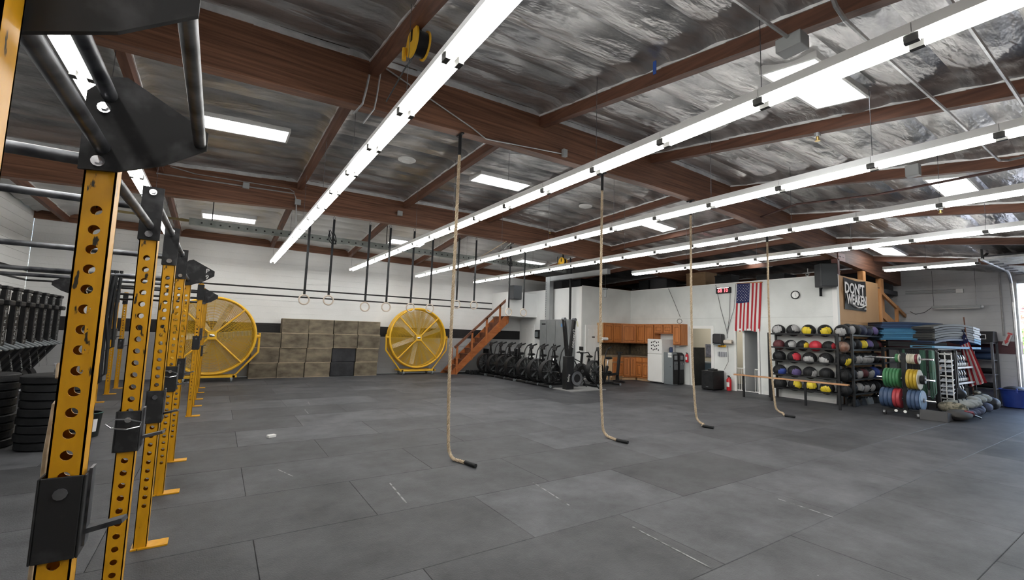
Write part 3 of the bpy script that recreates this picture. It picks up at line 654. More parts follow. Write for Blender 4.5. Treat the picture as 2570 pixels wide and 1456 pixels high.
# ------------------------------------------------------------------ plyo boxes
pb = MB().box(0,.765,0,.5,0,.462).mesh('plyo_box', PLY)
edge = MB()
def plyo(x, z, d, soft=False):
    if soft:
        def f(u,v): return (u*.765, -.02*sin(pi*u)*sin(pi*v)+.01*noise.noise((u*6,v*6,x)), v*.455)
        o = thing('soft_plyo_box', 'black vinyl soft box '+d, 'box', (x,15.87,z), group='soft boxes in the box wall')
        MB().box(0,.765,0,.5,0,.462).build('cover', M('black_vinyl', (.01,.011,.013), (.03,.03,.035), scale=4, rough=.4, bump=.4, bscale=9), o, bev=.02)
        return o
    o = thing('plyo_box', 'weathered plywood plyo box, '+d, 'box', (x,15.85+random.uniform(-.02,.02),z), group='stacked plywood boxes')
    b = obj('shell', pb, o, bev=.004)
    for a in ((.003,.762,-.003,0,.45,.462),(.003,.762,-.003,0,0,.012)): MB().box(*a).build('edge_strip', M('ply_edge', (.33,.26,.17), (.42,.34,.24), scale=9, rough=.8), o)
    return o
rows = [(.89,5,'bottom'),(.92,5,'second'),(.95,5,'third'),(1.72,4,'top')]
for r, (x0, n, rn) in enumerate(rows):
    for k in range(n):
        d = '%s from the left in the %s row of the box wall' % (odr[k], rn)
        plyo(x0+.785*k+random.uniform(-.008,.008), r*.466, d, soft=(k == 3 and r < 2))
# ------------------------------------------------------------------ big yellow fans
def fan(label, x, y, z, rot):
    t = thing('drum_fan', label, 'fan', (x,y,0), group='large yellow shop fans')
    R = 1.07
    for yy in (-.16,.16): MB().ring((0,yy,z),R,.035,'y',64,8).build('rim', FANY, t, smooth=True)
    MB().lathe([(R-.005,-.16),(R+.012,-.16),(R+.012,.16),(R-.005,.16)],64,(0,0,z),'y').build('drum', FANY, t, smooth=True)
    for yy, nm in ((-.17,'front_guard'),(.17,'rear_guard')):
        m = MB()
        for k in range(1,34): m.ring((0,yy,z),k*R/34,.0058,'y',48,4)
        for k in range(24): a = 2*pi*k/24; m.bar((.1*cos(a),yy,z+.1*sin(a)),(R*cos(a),yy,z+R*sin(a)),.006,.006)
        tag(m.build(nm, FANW, t), kind='stuff')
    for k in range(4):
        a = pi/4+pi/2*k; MB().cyl((.12*cos(a),-.19,z+.12*sin(a)),(1.06*cos(a),-.18,z+1.06*sin(a)),.026,8).build('strut', FANY, t)
    for k in range(6):
        a = rot+2*pi*k/6; c, s = cos(a), sin(a)
        R_ = Matrix.Rotation(-a,3,'Y') @ Matrix.Rotation(.5,3,'X')
        MB().cbox((c*.55,0,z+s*.55),(.86,.015,.16),R_).build('blade', BLADE, t, bev=.004)
    MB().cyl((0,-.1,z),(0,.1,z),.12,16).build('motor', GREYL, t, smooth=True)
    h = MB().box(-.11,.11,-.22,-.18,z-.11,z+.11).build('hub_plate', FANY, t, bev=.01)
    MB().ball((0,-.22,z),.055,12,8,(1.3,.4,.8)).build('badge', CHROME, h, smooth=True)
    fr = [(-1.17,0,z+.1),(-1.17,0,z-.45),(-.62,0,.16),(.62,0,.16),(1.17,0,z-.45),(1.17,0,z+.1)]
    for yy in (-.06,): MB().tube([(a,-.08,c) for a,b,c in fr],.032,8).build('yoke', FANY, t, smooth=True)
    MB().box(-.68,.68,-.30,-.24,.13,.18).box(-.68,.68,.24,.30,.13,.18).build('base_frame', FANY, t)
    for xx in (-.6,.6): MB().box(xx-.03,xx+.03,-.3,.3,.13,.18).build('base_cross', FANY, t)
    for s in (-1,1): MB().cyl((s*1.07,-.08,z),(s*1.2,-.08,z),.05,10).build('pivot', FANY, t)
    for xx in (-.55,.55):
        for yy in (-.27,.27):
            c = MB().cyl((xx-.022,yy,.065),(xx+.022,yy,.065),.065,14).build('caster_wheel', GREY, t, smooth=True)
            MB().box(xx-.03,xx+.03,yy-.02,yy+.02,.08,.14).build('caster_fork', GALV, c)
fan('large yellow drum fan on casters between the box wall and the stair', 6.25, 15.95, 1.33, .35)
fan('large yellow drum fan on casters partly hidden behind the rig uprights', -.10, 15.3, 1.29, .1)
# ------------------------------------------------------------------ left corner: plate stacks, bucket, upright rowers
def plate_stack(x, y, r, n, d):
    for k in range(n):
        z = .005+k*.1
        o = thing('bumper_plate', 'thick black bumper plate in the %s, %s from the floor' % (d, odr[k]), 'weight plate', (x+random.uniform(-.012,.012),y+random.uniform(-.012,.012),z), group='stacked bumper plates')
        MB().lathe([(.028,.004),(r*.55,.004),(r-.02,0),(r,.012),(r,.085),(r-.02,.097),(r*.55,.093),(.028,.093)],40).build('disc', BLKR, o, smooth=True)
        MB().lathe([(.026,.002),(.05,.002),(.05,.095),(.026,.095)],16).build('hub', STEEL, o)
    tag(MB().cyl((x,y,.93),(x,y,1.04),.05,16).cyl((x,y,1.03),(x,y,1.045),.062,16).build('spool_pin', CHROME, smooth=True), 'short chrome pin on top of the '+d, 'pin')
plate_stack(-1.66, 8.12, .335, 9, 'plate stack beside the nearest upright')
plate_stack(-2.40, 8.35, .335, 9, 'plate stack at the left edge')
bu = thing('bucket', 'dark bucket with white label on the floor behind the uprights', 'bucket', (-1.40,8.55,0))
MB().lathe([(.001,.01),(.125,.0),(.15,.32),(.157,.33),(.14,.33),(.115,.03),(.001,.03)],24).build('body', M('dark_green_plastic', (.005,.009,.008), rough=.4), bu, smooth=True)
MB().ring((0,0,.325),.156,.004,'z',24,5).build('rim', M('teal_rim', (.06,.16,.15), rough=.4), bu)
MB().grid(lambda u,v: (.142*cos(-1.45+u*.75)*(1+.08*v), .142*sin(-1.45+u*.75)*(1+.08*v), .08+v*.17),6,2).build('paper_label', WHITE, bu)
def rower():
    t = thing('rowing_machine', '', 'rowing machine', (0,0,0), group='rowing machines stored upright')
    PR = M('faded_print', (.22,.23,.23), rough=.6)
    MB().box(-.03,.03,-.10,.10,1.12,2.10).build('monorail', BLKP, t, bev=.006)
    MB().box(-.10,-.04,.11,.20,1.12,2.06).build('chain_guard', BLK, t, bev=.006)
    MB().box(-.05,.05,-.12,.12,2.08,2.14).build('rail_end', BLKP, t, bev=.015)
    tag(text('sticker_text', 'TEAM R PSCHEM', .125, PR, t, (.032,0,1.62), (pi/2,-pi/2,pi/2)), kind='stuff')
    MB().bar((0,0,1.15),(-.42,0,.5),.16,.2,(0,1,0)).build('main_arm', BLKP, t)
    tag(text('arm_text', 'CONCEPT2', .10, PR, t, (-.09,-.02,.82), (pi/2,-pi/2-.57,pi/2)), kind='stuff')
    MB().cyl((-.5,-.14,.36),(-.5,.14,.36),.27,28).build('flywheel_cage', BLKP, t, smooth=True)
    MB().cyl((-.5,-.145,.36),(-.5,.145,.36),.08,16).build('flywheel_hub', STEEL, t)
    for s in (-1,1):
        MB().cbox((.02,s*.11,1.14),(.26,.12,.03),Matrix.Rotation(.5,3,'Y')).build('footrest', GREY, t, bev=.01)
    MB().bar((-.38,-.2,.06),(-.38,.2,.06),.06,.05).build('front_foot', STEEL, t)
    for s in (-1,1): MB().bar((-.38,s*.18,.06),(-.5,s*.06,.35),.04,.04).build('leg', STEEL, t)
    MB().cbox((.05,0,1.86),(.10,.24,.09)).build('seat', BLKP, t, bev=.02)
    return t
r0 = rower()
for k in range(8):
    y = 10.35+.5*k; lab = 'black rowing machine stored upright, %s from the left in the row' % odr[k]
    if k == 0: r0.location = (-2.98,y,0); r0['label'] = lab
    else: dup(r0, (-2.98,y,0), 0, lab)

tag(MB().tube([(-.40,1.95,1.42),(-.405,1.97,1.46),(-.40,2.0,1.44),(-.395,1.99,1.36),(-.40,1.95,1.34),(-.402,1.93,1.2),(-.40,1.93,.6),(-.405,1.92,.05)],.007,6).build('thin_rope', ROPE), 'thin tan rope hanging down behind the nearest upright', 'rope')
tag(MB().cbox((0,0,.02),(.11,.07,.04),Matrix.Rotation(.4,3,'Z')).build('chalk_block', M('chalk_white', (.8,.8,.78), rough=.9), loc=(.78,7.44,0), bev=.006), 'small white chalk block on the mats', 'chalk')
for k, (a, b) in enumerate((((6.75,10.7,4.22),(7.2,13.0,4.12)),((7.0,10.7,4.2),(7.5,13.0,4.12)),((6.9,10.7,4.2),(7.7,13.0,4.12)))):
    tag(MB().cyl(a, b, .012, 6).build('pull_rope', (ROPE,BLK,GALV)[k]), 'thin line slanting from the far beam to the grey rail, %s from the left' % odr[k], 'line', 'lines above the right gym rings')
# ------------------------------------------------------------------ air bikes
def air_bike():
    t = thing('air_bike', '', 'exercise bike', (0,0,0), group='air bikes in a row')
    for x, n_ in ((-.52,'front_foot'),(.60,'rear_foot')):
        f = MB().cyl((x,-.29,.045),(x,.29,.045),.035,10).build(n_, BLK, t, smooth=True)
        for s in (-1,1): MB().cyl((x,s*.29,.045),(x,s*.31,.045),.045,10).build('end_cap', GREY, f)
    MB().bar((-.52,0,.07),(.60,0,.07),.06,.07).build('base_rail', BLK, t)
    MB().bar((-.2,0,.1),(-.1,0,.82),.07,.08).build('front_frame', BLK, t)
    MB().bar((.12,0,.1),(.30,0,.62),.07,.08).build('seat_tube', BLK, t); MB().cyl((.29,0,.6),(.34,0,.84),.022,8).build('seat_post', CHROME, t)
    MB().ball((.37,0,.88),.14,16,8,(1.1,.75,.35)).build('saddle', BLKP, t, smooth=True)
    c = Vector((-.34,0,.46)); R = .345
    m = MB()
    for yy in (-.09,.09):
        for k in range(1,12): m.ring(c+Vector((0,yy*(1 if k < 11 else .95),0)),R*k/11,.0045,'y',32,4)
        for k in range(16): a = 2*pi*k/16; m.bar(c+Vector((.05*cos(a),yy,.05*sin(a))),c+Vector((R*cos(a),yy,R*sin(a))),.007,.007)
    tag(m.build('fan_cage', BLK, t), kind='stuff')
    MB().lathe([(R-.01,-.09),(R+.012,-.09),(R+.012,.09),(R-.01,.09)],36,c,'y').build('cage_rim', BLKP, t, smooth=True)
    for k in range(8):
        a = 2*pi*k/8; MB().cbox(c+Vector((cos(a)*.18,0,sin(a)*.18)),(.26,.10,.006),Matrix.Rotation(-a,3,'Y')).build('fan_blade', GREY, t)
    MB().cyl(c+Vector((0,-.1,0)),c+Vector((0,.1,0)),.05,12).build('axle', STEEL, t)
    MB().cyl((.05,-.06,.32),(.05,.06,.32),.11,16).build('chain_case', BLKP, t, smooth=True)
    for s in (-1,1):
        cr = MB().bar((.05,s*.08,.32),(.05+s*.12,s*.1,.32-s*.10),.02,.03).build('crank', STEEL, t)
        MB().cbox((.05+s*.12,s*.15,.32-s*.10),(.09,.09,.025)).build('pedal', BLKP, cr)
        MB().tube([(-.02,s*.16,.30),(-.10,s*.2,.75),(-.05,s*.22,1.05),(.04,s*.22,1.18),(.20,s*.2,1.24)],.018,8).build('handle', BLK, t, smooth=True)
        MB().tube([(.06,s*.22,1.19),(.24,s*.195,1.255)],.026,8).build('grip', BLKR, t)
        MB().cyl((-.20,s*.10,.46),(-.20,s*.26,.46),.02,8).build('foot_peg', STEEL, t)
    MB().bar((-.12,0,.8),(-.16,0,1.12),.05,.04).build('console_post', BLK, t); MB().cbox((-.14,0,1.17),(.04,.2,.13),Matrix.Rotation(.3,3,'Y')).build('console', BLKP, t, bev=.01)
    return t
b0 = air_bike()
for k in range(7):
    y = 11.05+.65*k; lab = 'black air bike with round fan cage, %s from the camera in the bike row' % ('nearest' if k == 0 else odr[k]+' nearest')
    loc = (9.02+.02*(k%3),y,0)
    if k == 0: b0.location = loc; b0['label'] = lab
    else: dup(b0, loc, .03*((k%3)-1), lab)
dup(b0, (10.55,10.7,0), .1, 'black air bike standing apart, behind the ski machine')
# ski machine on its stand
sm = thing('ski_machine', 'black upright ski machine with V-shaped mast on a grey floor stand', 'ski machine', (8.72,10.2,0))
MB().box(-.14,.14,-.10,.10,0,.98).build('column', BLK, sm, bev=.02)
for s in (-1,1):
    a = MB().bar((s*.05,0,.94),(s*.20,0,2.08),.09,.10,(0,1,0)).build('mast_arm', BLKP, sm, bev=.012)
    MB().cyl((s*.2,-.06,2.06),(s*.2,.06,2.06),.05,12).build('pulley', STEEL, a); MB().bar((s*.22,-.09,2.02),(s*.26,-.1,1.86),.03,.03).build('handle', M('cream_grip', (.6,.58,.4), rough=.6) if s > 0 else BLK, a)
text('mast_text', 'concept2', .15, WHITE, sm, (.135,-.056,1.5), (pi/2,-pi/2+.13,0))
text('column_text', 'SkiErg', .09, WHITE, sm, (-.07,-.105,.35), (pi/2,-pi/2+.13,0))
MB().box(-.25,1.1,-.45,.40,0,.022).build('floor_plate', M('grey_board', (.22,.22,.22), rough=.7), sm)
for yy in (-.3,.25): MB().tube([(.12,yy*.2,.92),(.35,yy*.45,.82),(.6,yy*.7,.5),(.95,yy,.03)],.016,8).build('brace', BLK, sm, smooth=True)
MB().cyl((.24,-.12,.34),(.24,.12,.34),.22,28).build('flywheel', BLKP, sm, smooth=True)
MB().lathe([(.12,-.125),(.21,-.125),(.21,-.122),(.12,-.122)],28,(.24,0,.34),'y').build('flywheel_ring', CHROME, sm)
# bike with flywheel near the white door
be = thing('flywheel_bike', 'slim bike with silver-rimmed flywheel in front of the white panel door', 'exercise bike', (10.85,11.9,0))
MB().cyl((-.1,-.07,.36),(-.1,.07,.36),.27,32).build('flywheel', BLKP, be, smooth=True)
MB().lathe([(.20,-.078),(.265,-.078),(.265,-.07),(.20,-.07)],32,(-.1,0,.36),'y').build('rim', CHROME, be); MB().cyl((-.1,-.085,.36),(-.1,.085,.36),.06,14).build('hub', STEEL, be)
MB().bar((-.35,0,.05),(.55,0,.05),.06,.05).build('base_rail', GALV, be); MB().bar((-.3,-.25,.04),(-.3,.25,.04),.05,.05).build('front_foot', BLK, be); MB().bar((.5,-.2,.04),(.5,.2,.04),.05,.05).build('rear_foot', BLK, be)
MB().bar((-.12,0,.36),(-.05,0,1.0),.06,.07).build('stem', BLK, be); MB().bar((.15,0,.1),(.28,0,.8),.06,.07).build('seat_tube', BLK, be)
MB().ball((.3,0,.86),.13,14,8,(1.1,.7,.35)).build('saddle', BLKP, be, smooth=True)
MB().tube([(.12,-.22,.9),(.02,-.22,1.02),(-.12,-.2,1.0),(-.12,.2,1.0),(.02,.22,1.02),(.12,.22,.9)],.018,8).build('handlebar', BLK, be, smooth=True); MB().cbox((-.1,0,1.14),(.03,.2,.14)).build('monitor', BLKP, be, bev=.01)
# black rower standing by the kitchen
kr = thing('folded_rower', 'folded black rowing machine standing left of the kitchen cabinets', 'rowing machine', (11.7,11.2,0))
MB().bar((.1,0,.08),(.22,0,1.05),.06,.09).build('monorail', BLK, kr); MB().bar((-.35,0,.28),(.12,0,.3),.10,.08).build('main_arm', BLK, kr)
MB().ball((-.28,0,.36),.09,14,8,(1.2,.9,.6)).build('seat', BLKP, kr, smooth=True); MB().bar((-.3,-.2,.04),(-.3,.2,.04),.05,.05).build('foot', STEEL, kr); MB().bar((.2,-.25,.04),(.2,.25,.04),.05,.05).build('front_foot', BLK, kr); MB().bar((-.3,0,.05),(-.3,0,.3),.04,.04).build('leg', STEEL, kr)
MB().bar((.22,-.15,1.05),(.22,.15,1.05),.03,.03).build('handle', BLK, kr); MB().bar((.2,0,.04),(.12,0,.3),.04,.04).build('leg', STEEL, kr)
# dumbbells under the stair
for k in range(5):
    t = thing('dumbbell', 'chrome and black dumbbell on the floor by the stair, %s from the left' % odr[k], 'dumbbell', (8.15+.17*k,15.28,.08), group='dumbbells under the stair')
    MB().cyl((0,-.12,0),(0,.12,0),.02,8).build('handle', CHROME, t)
    for s in (-1,1): MB().cyl((0,s*.10,0),(0,s*.2,0),.07,10).build('head', BLK, t)
dr = thing('dumbbell_rack', 'dark shelf rack under the timber stair', 'rack', (9.45,15.9,0))
for z in (.2,.45,.7): MB().box(-.25,1.3,-.2,.2,z,z+.04).build('shelf', BLK, dr)
for x in (-.23,1.28): MB().box(x-.02,x+.02,-.2,.2,0,.95).build('side', BLK, dr)
# ------------------------------------------------------------------ electrical cabinet, tray, column, speaker on the landing
CABG = M('cabinet_grey', (.185,.195,.20), (.215,.225,.23), scale=3, rough=.45)
el = thing('electrical_cabinet', 'tall grey steel electrical cabinet behind the bikes', 'electrical cabinet', (10.9,0,0))
MB().box(0,.3,12.75,14.55,0,2.18).build('body', CABG, el, bev=.01)
for y0, y1 in ((12.8,13.5),(13.55,14.05),(14.1,14.5)):
    d_ = MB().box(-.02,0,y0,y1,.2,2.12).build('door', CABG, el, bev=.006); MB().box(-.04,-.02,y0+.04,y0+.07,1.0,1.25).build('latch', BLK, d_)
MB().box(-.022,-.02,14.15,14.4,1.98,2.03).build('name_plate', BLK, el); MB().box(-.022,-.02,13.05,13.2,1.9,2.02).build('warning_label', M('label_blue', (.1,.25,.5)), el)
ct = thing('cable_trough', 'pale grey vertical cable trough with overhead arm above the electrical cabinet', 'cable trough', (10.95,14.3,0))
MB().box(0,.2,-.27,.0,2.18,3.9).build('riser', GREYL, ct, bev=.008); MB().box(.02,.18,-3.4,-.2,3.72,3.9).build('arm', GREYL, ct, bev=.008)
for k in range(16): MB().box(-.003,0,-.06,-.04,2.3+.09*k,2.34+.09*k).build('slot', BLK, ct)
tag(MB().cyl((11.02,12.85,2.18),(11.02,12.85,roof(11,12.85)-.06),.045,12).build('conduit_pipe', BLK), 'dark vertical conduit pipe rising from the electrical cabinet', 'pipe')
def wall_speaker(label, x, y, z, w_, h, d, rz):
    t = thing('wall_speaker', label, 'speaker', (x,y,z), rz, 'wall speakers')
    MB().box(-w_/2,w_/2,-d/2,d/2,-h/2,h/2).build('cabinet', M('speaker_grey', (.05,.053,.058), (.07,.073,.078), scale=4, rough=.6), t, bev=.02)
    MB().box(-w_/2+.03,w_/2-.03,-d/2-.008,-d/2,-h/2+.03,h/2-.03).build('grille', M('speaker_mesh', (.075,.08,.085), rough=.7), t)
    MB().bar((0,d/2,-h*.3),(0,d/2+.15,-h*.62),.04,.04).build('bracket', BLK, t); MB().box(-.03,.03,d/2+.12,d/2+.15,-h*.85,-h*.1).build('wall_plate', BLK, t)
wall_speaker('grey loudspeaker mounted on the white stair landing box', 9.95, 14.98, 3.24, .42, .56, .34, 0)
wall_speaker('large dark grey loudspeaker hanging at the corner of the office wall', 13.55, 5.36, 3.39, .42, .62, .34, -.75)
# paper towel dispensers and clutter in the stair wall niche
pt = thing('towel_dispenser', 'black paper towel dispenser beside the grey electrical cabinet', 'dispenser', (XQ-.16,14.85,1.6))
MB().box(-.1,.14,-.16,.16,-.18,.18).build('case', BLKP, pt, bev=.05); MB().box(-.11,-.1,-.1,.1,-.12,.1).build('window', GREY, pt)
# ------------------------------------------------------------------ kitchen
def cab_door(parent, P, u, v0, v1, w_, knob=None, n=Vector((0,-1,0))):
    """raised-panel door on plane through P, width along u, thickness along n"""
    P = Vector(P); u = Vector(u).normalized(); R = Matrix((u, n*-1, Vector((0,0,1)))).transposed()
    h = v1-v0; c = P+u*w_/2+Vector((0,0,v0+h/2))
    d_ = MB().cbox(c+n*.01,(w_-.004,.02,h-.004),R).build('door', M('oak_recess_shade', (.16,.05,.014), (.22,.075,.022), scale=5, rough=.5), parent, bev=.004)  # groove shade round the panel put into the colour of the door base
    f = MB(); b = .06
    MB().cbox(c+n*.025,(w_-2*b-.06,.012,h-2*b-.06),R).build('panel', OAK, d_, bev=.008)
    for dx, dz, ww, hh in ((0,h/2-b/2-.015,w_-.03,b),(0,-h/2+b/2+.015,w_-.03,b)): MB().cbox(c+u*dx+Vector((0,0,dz))+n*.028,(ww,.018,hh),R).build('rail', OAK, d_)
    for s in (-1,1): MB().cbox(c+u*s*(w_/2-b/2-.015)+n*.028,(b,.018,h-2*b-.012),R).build('stile', OAK, d_)
    return d_
nY, nX = Vector((0,-1,0)), Vector((-1,0,0))
def cabinet(name, label, bx, side=None): 
    t = thing(name, label, 'cabinet', (0,0,0), group='oak kitchen cabinets'); MB().box(*bx).build('body', side or OAK, t); return t
ZU0, ZU1 = 1.36, 2.10
c1 = cabinet('wall_cabinet', 'two-door oak wall cabinet at the left end of the kitchen', (12.0,12.95,12.1,YQ-.002,ZU0,ZU1), OAKL)
MB().box(12.002,12.95,12.09,12.1,ZU0,ZU1).build('face_frame', OAK, c1)
cab_door(c1,(12.05,12.09,0),(1,0,0),ZU0+.02,ZU1-.03,.43,n=nY); cab_door(c1,(12.49,12.09,0),(1,0,0),ZU0+.02,ZU1-.03,.43,n=nY)
c2 = thing('corner_wall_cabinet', 'diagonal oak corner wall cabinet in the kitchen', 'cabinet', (0,0,0), group='oak kitchen cabinets')
MB().prism([(12.955,12.1),(13.5,11.82),(13.845,11.82),(13.845,12.425),(12.955,12.425)],ZU0,ZU1,'z').build('body', OAK, c2)
un = Vector((13.5-12.955,11.82-12.1,0)); nd = Vector((un.y,-un.x,0)).normalized(); nd = nd if nd.y < 0 else -nd
cab_door(c2,Vector((12.955,12.1,0))+un.normalized()*.03,un,ZU0+.02,ZU1-.03,un.length-.06,n=nd)
c3 = cabinet('wall_cabinet', 'two-door oak wall cabinet between the corner and the fridge', (13.5,XP-.002,10.98,11.815,ZU0,ZU1))
cab_door(c3,(13.5,11.80,0),(0,-1,0),ZU0+.02,ZU1-.03,.40,n=nX); cab_door(c3,(13.5,11.39,0),(0,-1,0),ZU0+.02,ZU1-.03,.39,n=nX)
c4 = cabinet('wall_cabinet', 'short oak wall cabinet above the white fridge', (13.5,XP-.002,10.17,10.975,1.75,ZU1))
cab_door(c4,(13.5,10.96,0),(0,-1,0),1.77,ZU1-.03,.385,n=nX); cab_door(c4,(13.5,10.565,0),(0,-1,0),1.77,ZU1-.03,.38,n=nX)
c5 = cabinet('wall_cabinet', 'single-door oak wall cabinet right of the fridge beside the doorway', (13.5,XP-.002,9.83,10.165,ZU0,ZU1))
cab_door(c5,(13.5,10.15,0),(0,-1,0),ZU0+.02,ZU1-.03,.31,n=nX)
l1 = cabinet('base_cabinet', 'oak base cabinet with pale side at the left end of the counter', (12.2,12.78,11.83,YQ-.002,.1,.86), OAKL)
MB().box(12.2,12.78,11.9,YQ-.002,0,.1).build('plinth', OAKL, l1)
cab_door(l1,(12.22,11.83,0),(1,0,0),.14,.64,.54,n=nY); MB().box(12.23,12.76,11.80,11.83,.68,.83).build('drawer', OAK, l1, bev=.006)
l2 = thing('corner_base_cabinet', 'angled oak corner base cabinet under the counter', 'cabinet', (0,0,0), group='oak kitchen cabinets')
MB().prism([(12.785,11.83),(13.22,11.6),(13.845,11.6),(13.845,12.425),(12.785,12.425)],.1,.86,'z').build('body', OAK, l2); MB().prism([(12.79,11.9),(13.25,11.66),(13.84,11.66),(13.84,12.42),(12.79,12.42)],0,.1,'z').build('plinth', OAKL, l2)
u3 = Vector((13.22-12.785,11.6-11.83,0)); n3_ = Vector((u3.y,-u3.x,0)).normalized(); n3_ = n3_ if n3_.y < 0 else -n3_
for k in range(2): cab_door(l2,Vector((12.785,11.83,0))+u3.normalized()*(.02+k*u3.length/2),u3,.14,.83,u3.length/2-.03,n=n3_)
l3 = cabinet('base_cabinet', 'oak base cabinet with drawer next to the fridge', (13.22,XP-.002,10.98,11.595,.1,.86))
MB().box(13.28,XP,10.98,11.595,0,.1).build('plinth', OAKL, l3)
for k in range(2): cab_door(l3,(13.22,11.58-k*.3,0),(0,-1,0),.14,.64,.29,n=nX); MB().box(13.19,13.22,11.0+.3*k,11.28+.3*k,.68,.83).build('drawer', OAK, l3, bev=.006)
wt = thing('worktop', 'brown laminate worktop with tiled splashback between the cabinets', 'worktop', (0,0,0))
MB().prism([(12.16,11.79),(12.77,11.79),(13.18,11.57),(13.18,10.97),(13.845,10.97),(13.845,12.425),(12.16,12.425)],.865,.905,'z').build('top', COUNTER, wt)
MB().box(12.16,XP-.002,YQ-.004,YQ-.001,.905,1.36).box(XP-.004,XP-.001,10.97,YQ-.002,.905,1.36).build('grout', M('grout', (.05,.045,.035), rough=.9), wt)
for i in range(9):
    for j in range(3):
        MB().cbox((12.28+.17*i,YQ-.008,.985+.15*j),(.164,.012,.144)).build('tile', STONE, wt); MB().cbox((XP-.008,12.33-.15*i,.985+.15*j),(.012,.144,.144)).build('tile', STONE, wt)
pr_ = thing('paper_roll', 'white paper towel roll under the left wall cabinet', 'paper roll', (12.02,12.0,1.5)); MB().cyl((-.16,0,0),(.10,0,0),.055,16).build('roll', WHITE, pr_, smooth=True); MB().cyl((-.19,0,0),(.13,0,0),.012,8).build('spindle', STEEL, pr_)
# fridge
fr = thing('fridge', 'white two-door fridge with small dark magnets', 'fridge', (13.05,0,0))
MB().box(.04,.72,10.3,10.92,.04,1.55).build('body', WHITE, fr, bev=.01)
for z0, z1 in ((.06,1.02),(1.03,1.55)):
    d_ = MB().box(0,.04,10.3,10.92,z0,z1).build('door', WHITE, fr, bev=.012); MB().box(-.03,-.005,10.86,10.89,z0+.1,min(z1-.05,z0+.5)).build('handle', WHITE, d_, bev=.006)
MB().box(.1,.7,10.33,10.89,0,.04).build('kick_plate', BLK, fr)
rg = 0
for r_ in range(3):
    for q in range(5):
        MB().box(-.004,0,10.74-.075*q-.018,10.74-.075*q+.018,1.42-.13*r_+.02*((q*7+r_)%3-1),1.47-.13*r_+.02*((q*7+r_)%3-1)).build('magnet', BLK, fr)
# water dispensers
for k, (y, lab) in enumerate(((9.96,'grey and black water dispenser next to the fridge'),(9.62,'dark water dispenser next to the office doorway'))):
    t = thing('water_dispenser', lab, 'water dispenser', (13.30+.33*k,9.93,0), pi/2, 'water dispensers')
    MB().prism([(0,0),(.40,0),(.40,1.10),(.05,1.10),(0,1.05)],-.13,.13,'y').build('body', GREY if k == 0 else BLKP, t, bev=.02)
    MB().box(-.02,.012,-.13,.13,.03,1.04).build('front', BLKP, t, bev=.02)
    MB().box(-.024,-.018,-.08,.08,.86,1.0).build('control_panel', M('panel_grey', (.2,.22,.24), rough=.3), t); a = MB().box(-.026,-.018,-.10,.10,.52,.80).build('bay', M('bay_grey', (.12,.13,.14), rough=.4), t)
    for s in (-.05,.05): MB().cyl((-.04,s,.74),(-.04,s,.70),.014,8).build('spout', CHROME, t)
    MB().box(.1,.12,.131,.133,.6,.63).build('side_latch', BLK, t)
    if k == 0:
        for z in (.93,1.02): MB().box(.05,.2,.131,.133,z,z+.07).build('paper_note', WHITE, t)
# notes hung, jug on top
jg = thing('water_jug', 'small blue jug standing on the grey water dispenser', 'jug', (13.30,10.1,1.105)); MB().lathe([(.001,0),(.06,0),(.065,.1),(.05,.16),(.055,.18),(.001,.18)],16).build('body', M('jug_blue', (.03,.05,.12), rough=.2), jg, smooth=True); MB().tube([(-.05,.0,.05),(-.1,0,.08),(-.1,0,.13),(-.05,0,.15)],.008,6).build('handle', BLKP, jg)
def extinguisher(label, x, y, z, s=1):
    t = thing('fire_extinguisher', label, 'fire extinguisher', (x,y,z), group='fire extinguishers')
    MB().lathe([(.001,0),(.07*s,0),(.075*s,.02),(.075*s,.34*s),(.03*s,.40*s),(.02*s,.42*s),(.001,.42*s)],18).build('cylinder', REDP, t, smooth=True)
    MB().box(-.05*s,.03*s,-.015,.015,.42*s,.45*s).build('valve', BLK, t); MB().bar((-.08*s,0,.48*s),(.03*s,0,.45*s),.02,.012).build('lever', BLK, t)
    MB().tube([(.02*s,0,.43*s),(.09*s,0,.40*s),(.095*s,0,.15*s)],.011,6).build('hose', BLK, t)
    MB().grid(lambda u,v: (-.0765*s*cos(-.7+1.4*u), .0765*s*sin(-.7+1.4*u), .12*s+v*.14*s),6,1).build('label_band', WHITE, t)
extinguisher('red fire extinguisher standing on the floor beside the black subwoofer', 13.72, 8.25, 0)
extinguisher('small red fire extinguisher hung on the wall by the water dispensers', 13.79, 9.82, .78, .7)
# subwoofer
sw_ = thing('subwoofer', 'black floor subwoofer beside the office doorway', 'speaker', (13.15,8.42,0))
MB().box(0,.6,0,.42,.02,.60).build('cabinet', BLKP, sw_, bev=.015)
MB().lathe([(.19,0),(.19,-.012),(.14,-.006),(.05,.03),(.001,.02)],28,(-.002,.21,.32),'x').build('cone', BLKR, sw_, smooth=True); MB().box(-.012,-.002,.02,.40,.06,.56).build('grille_frame', BLK, sw_)
MB().box(-.016,-.012,.17,.25,.09,.11).build('badge', CHROME, sw_); MB().cyl((.3,-.004,.38),(.3,.0,.38),.07,16).build('side_port', BLK, sw_)
for a in (.05,.5):
    for b in (.05,.35): MB().box(a,a+.05,b,b+.04,0,.02).build('foot', BLK, sw_)
mx_ = thing('mixer', 'small black mixer with knobs on top of the subwoofer', 'mixer', (13.4,8.6,.602)); MB().box(-.12,.12,-.1,.1,0,.05).build('case', BLKP, mx_, bev=.008)
for k in range(4): MB().cyl((-.07+.045*k,0,.05),(-.07+.045*k,0,.075),.012,8).build('knob', GREY, mx_)
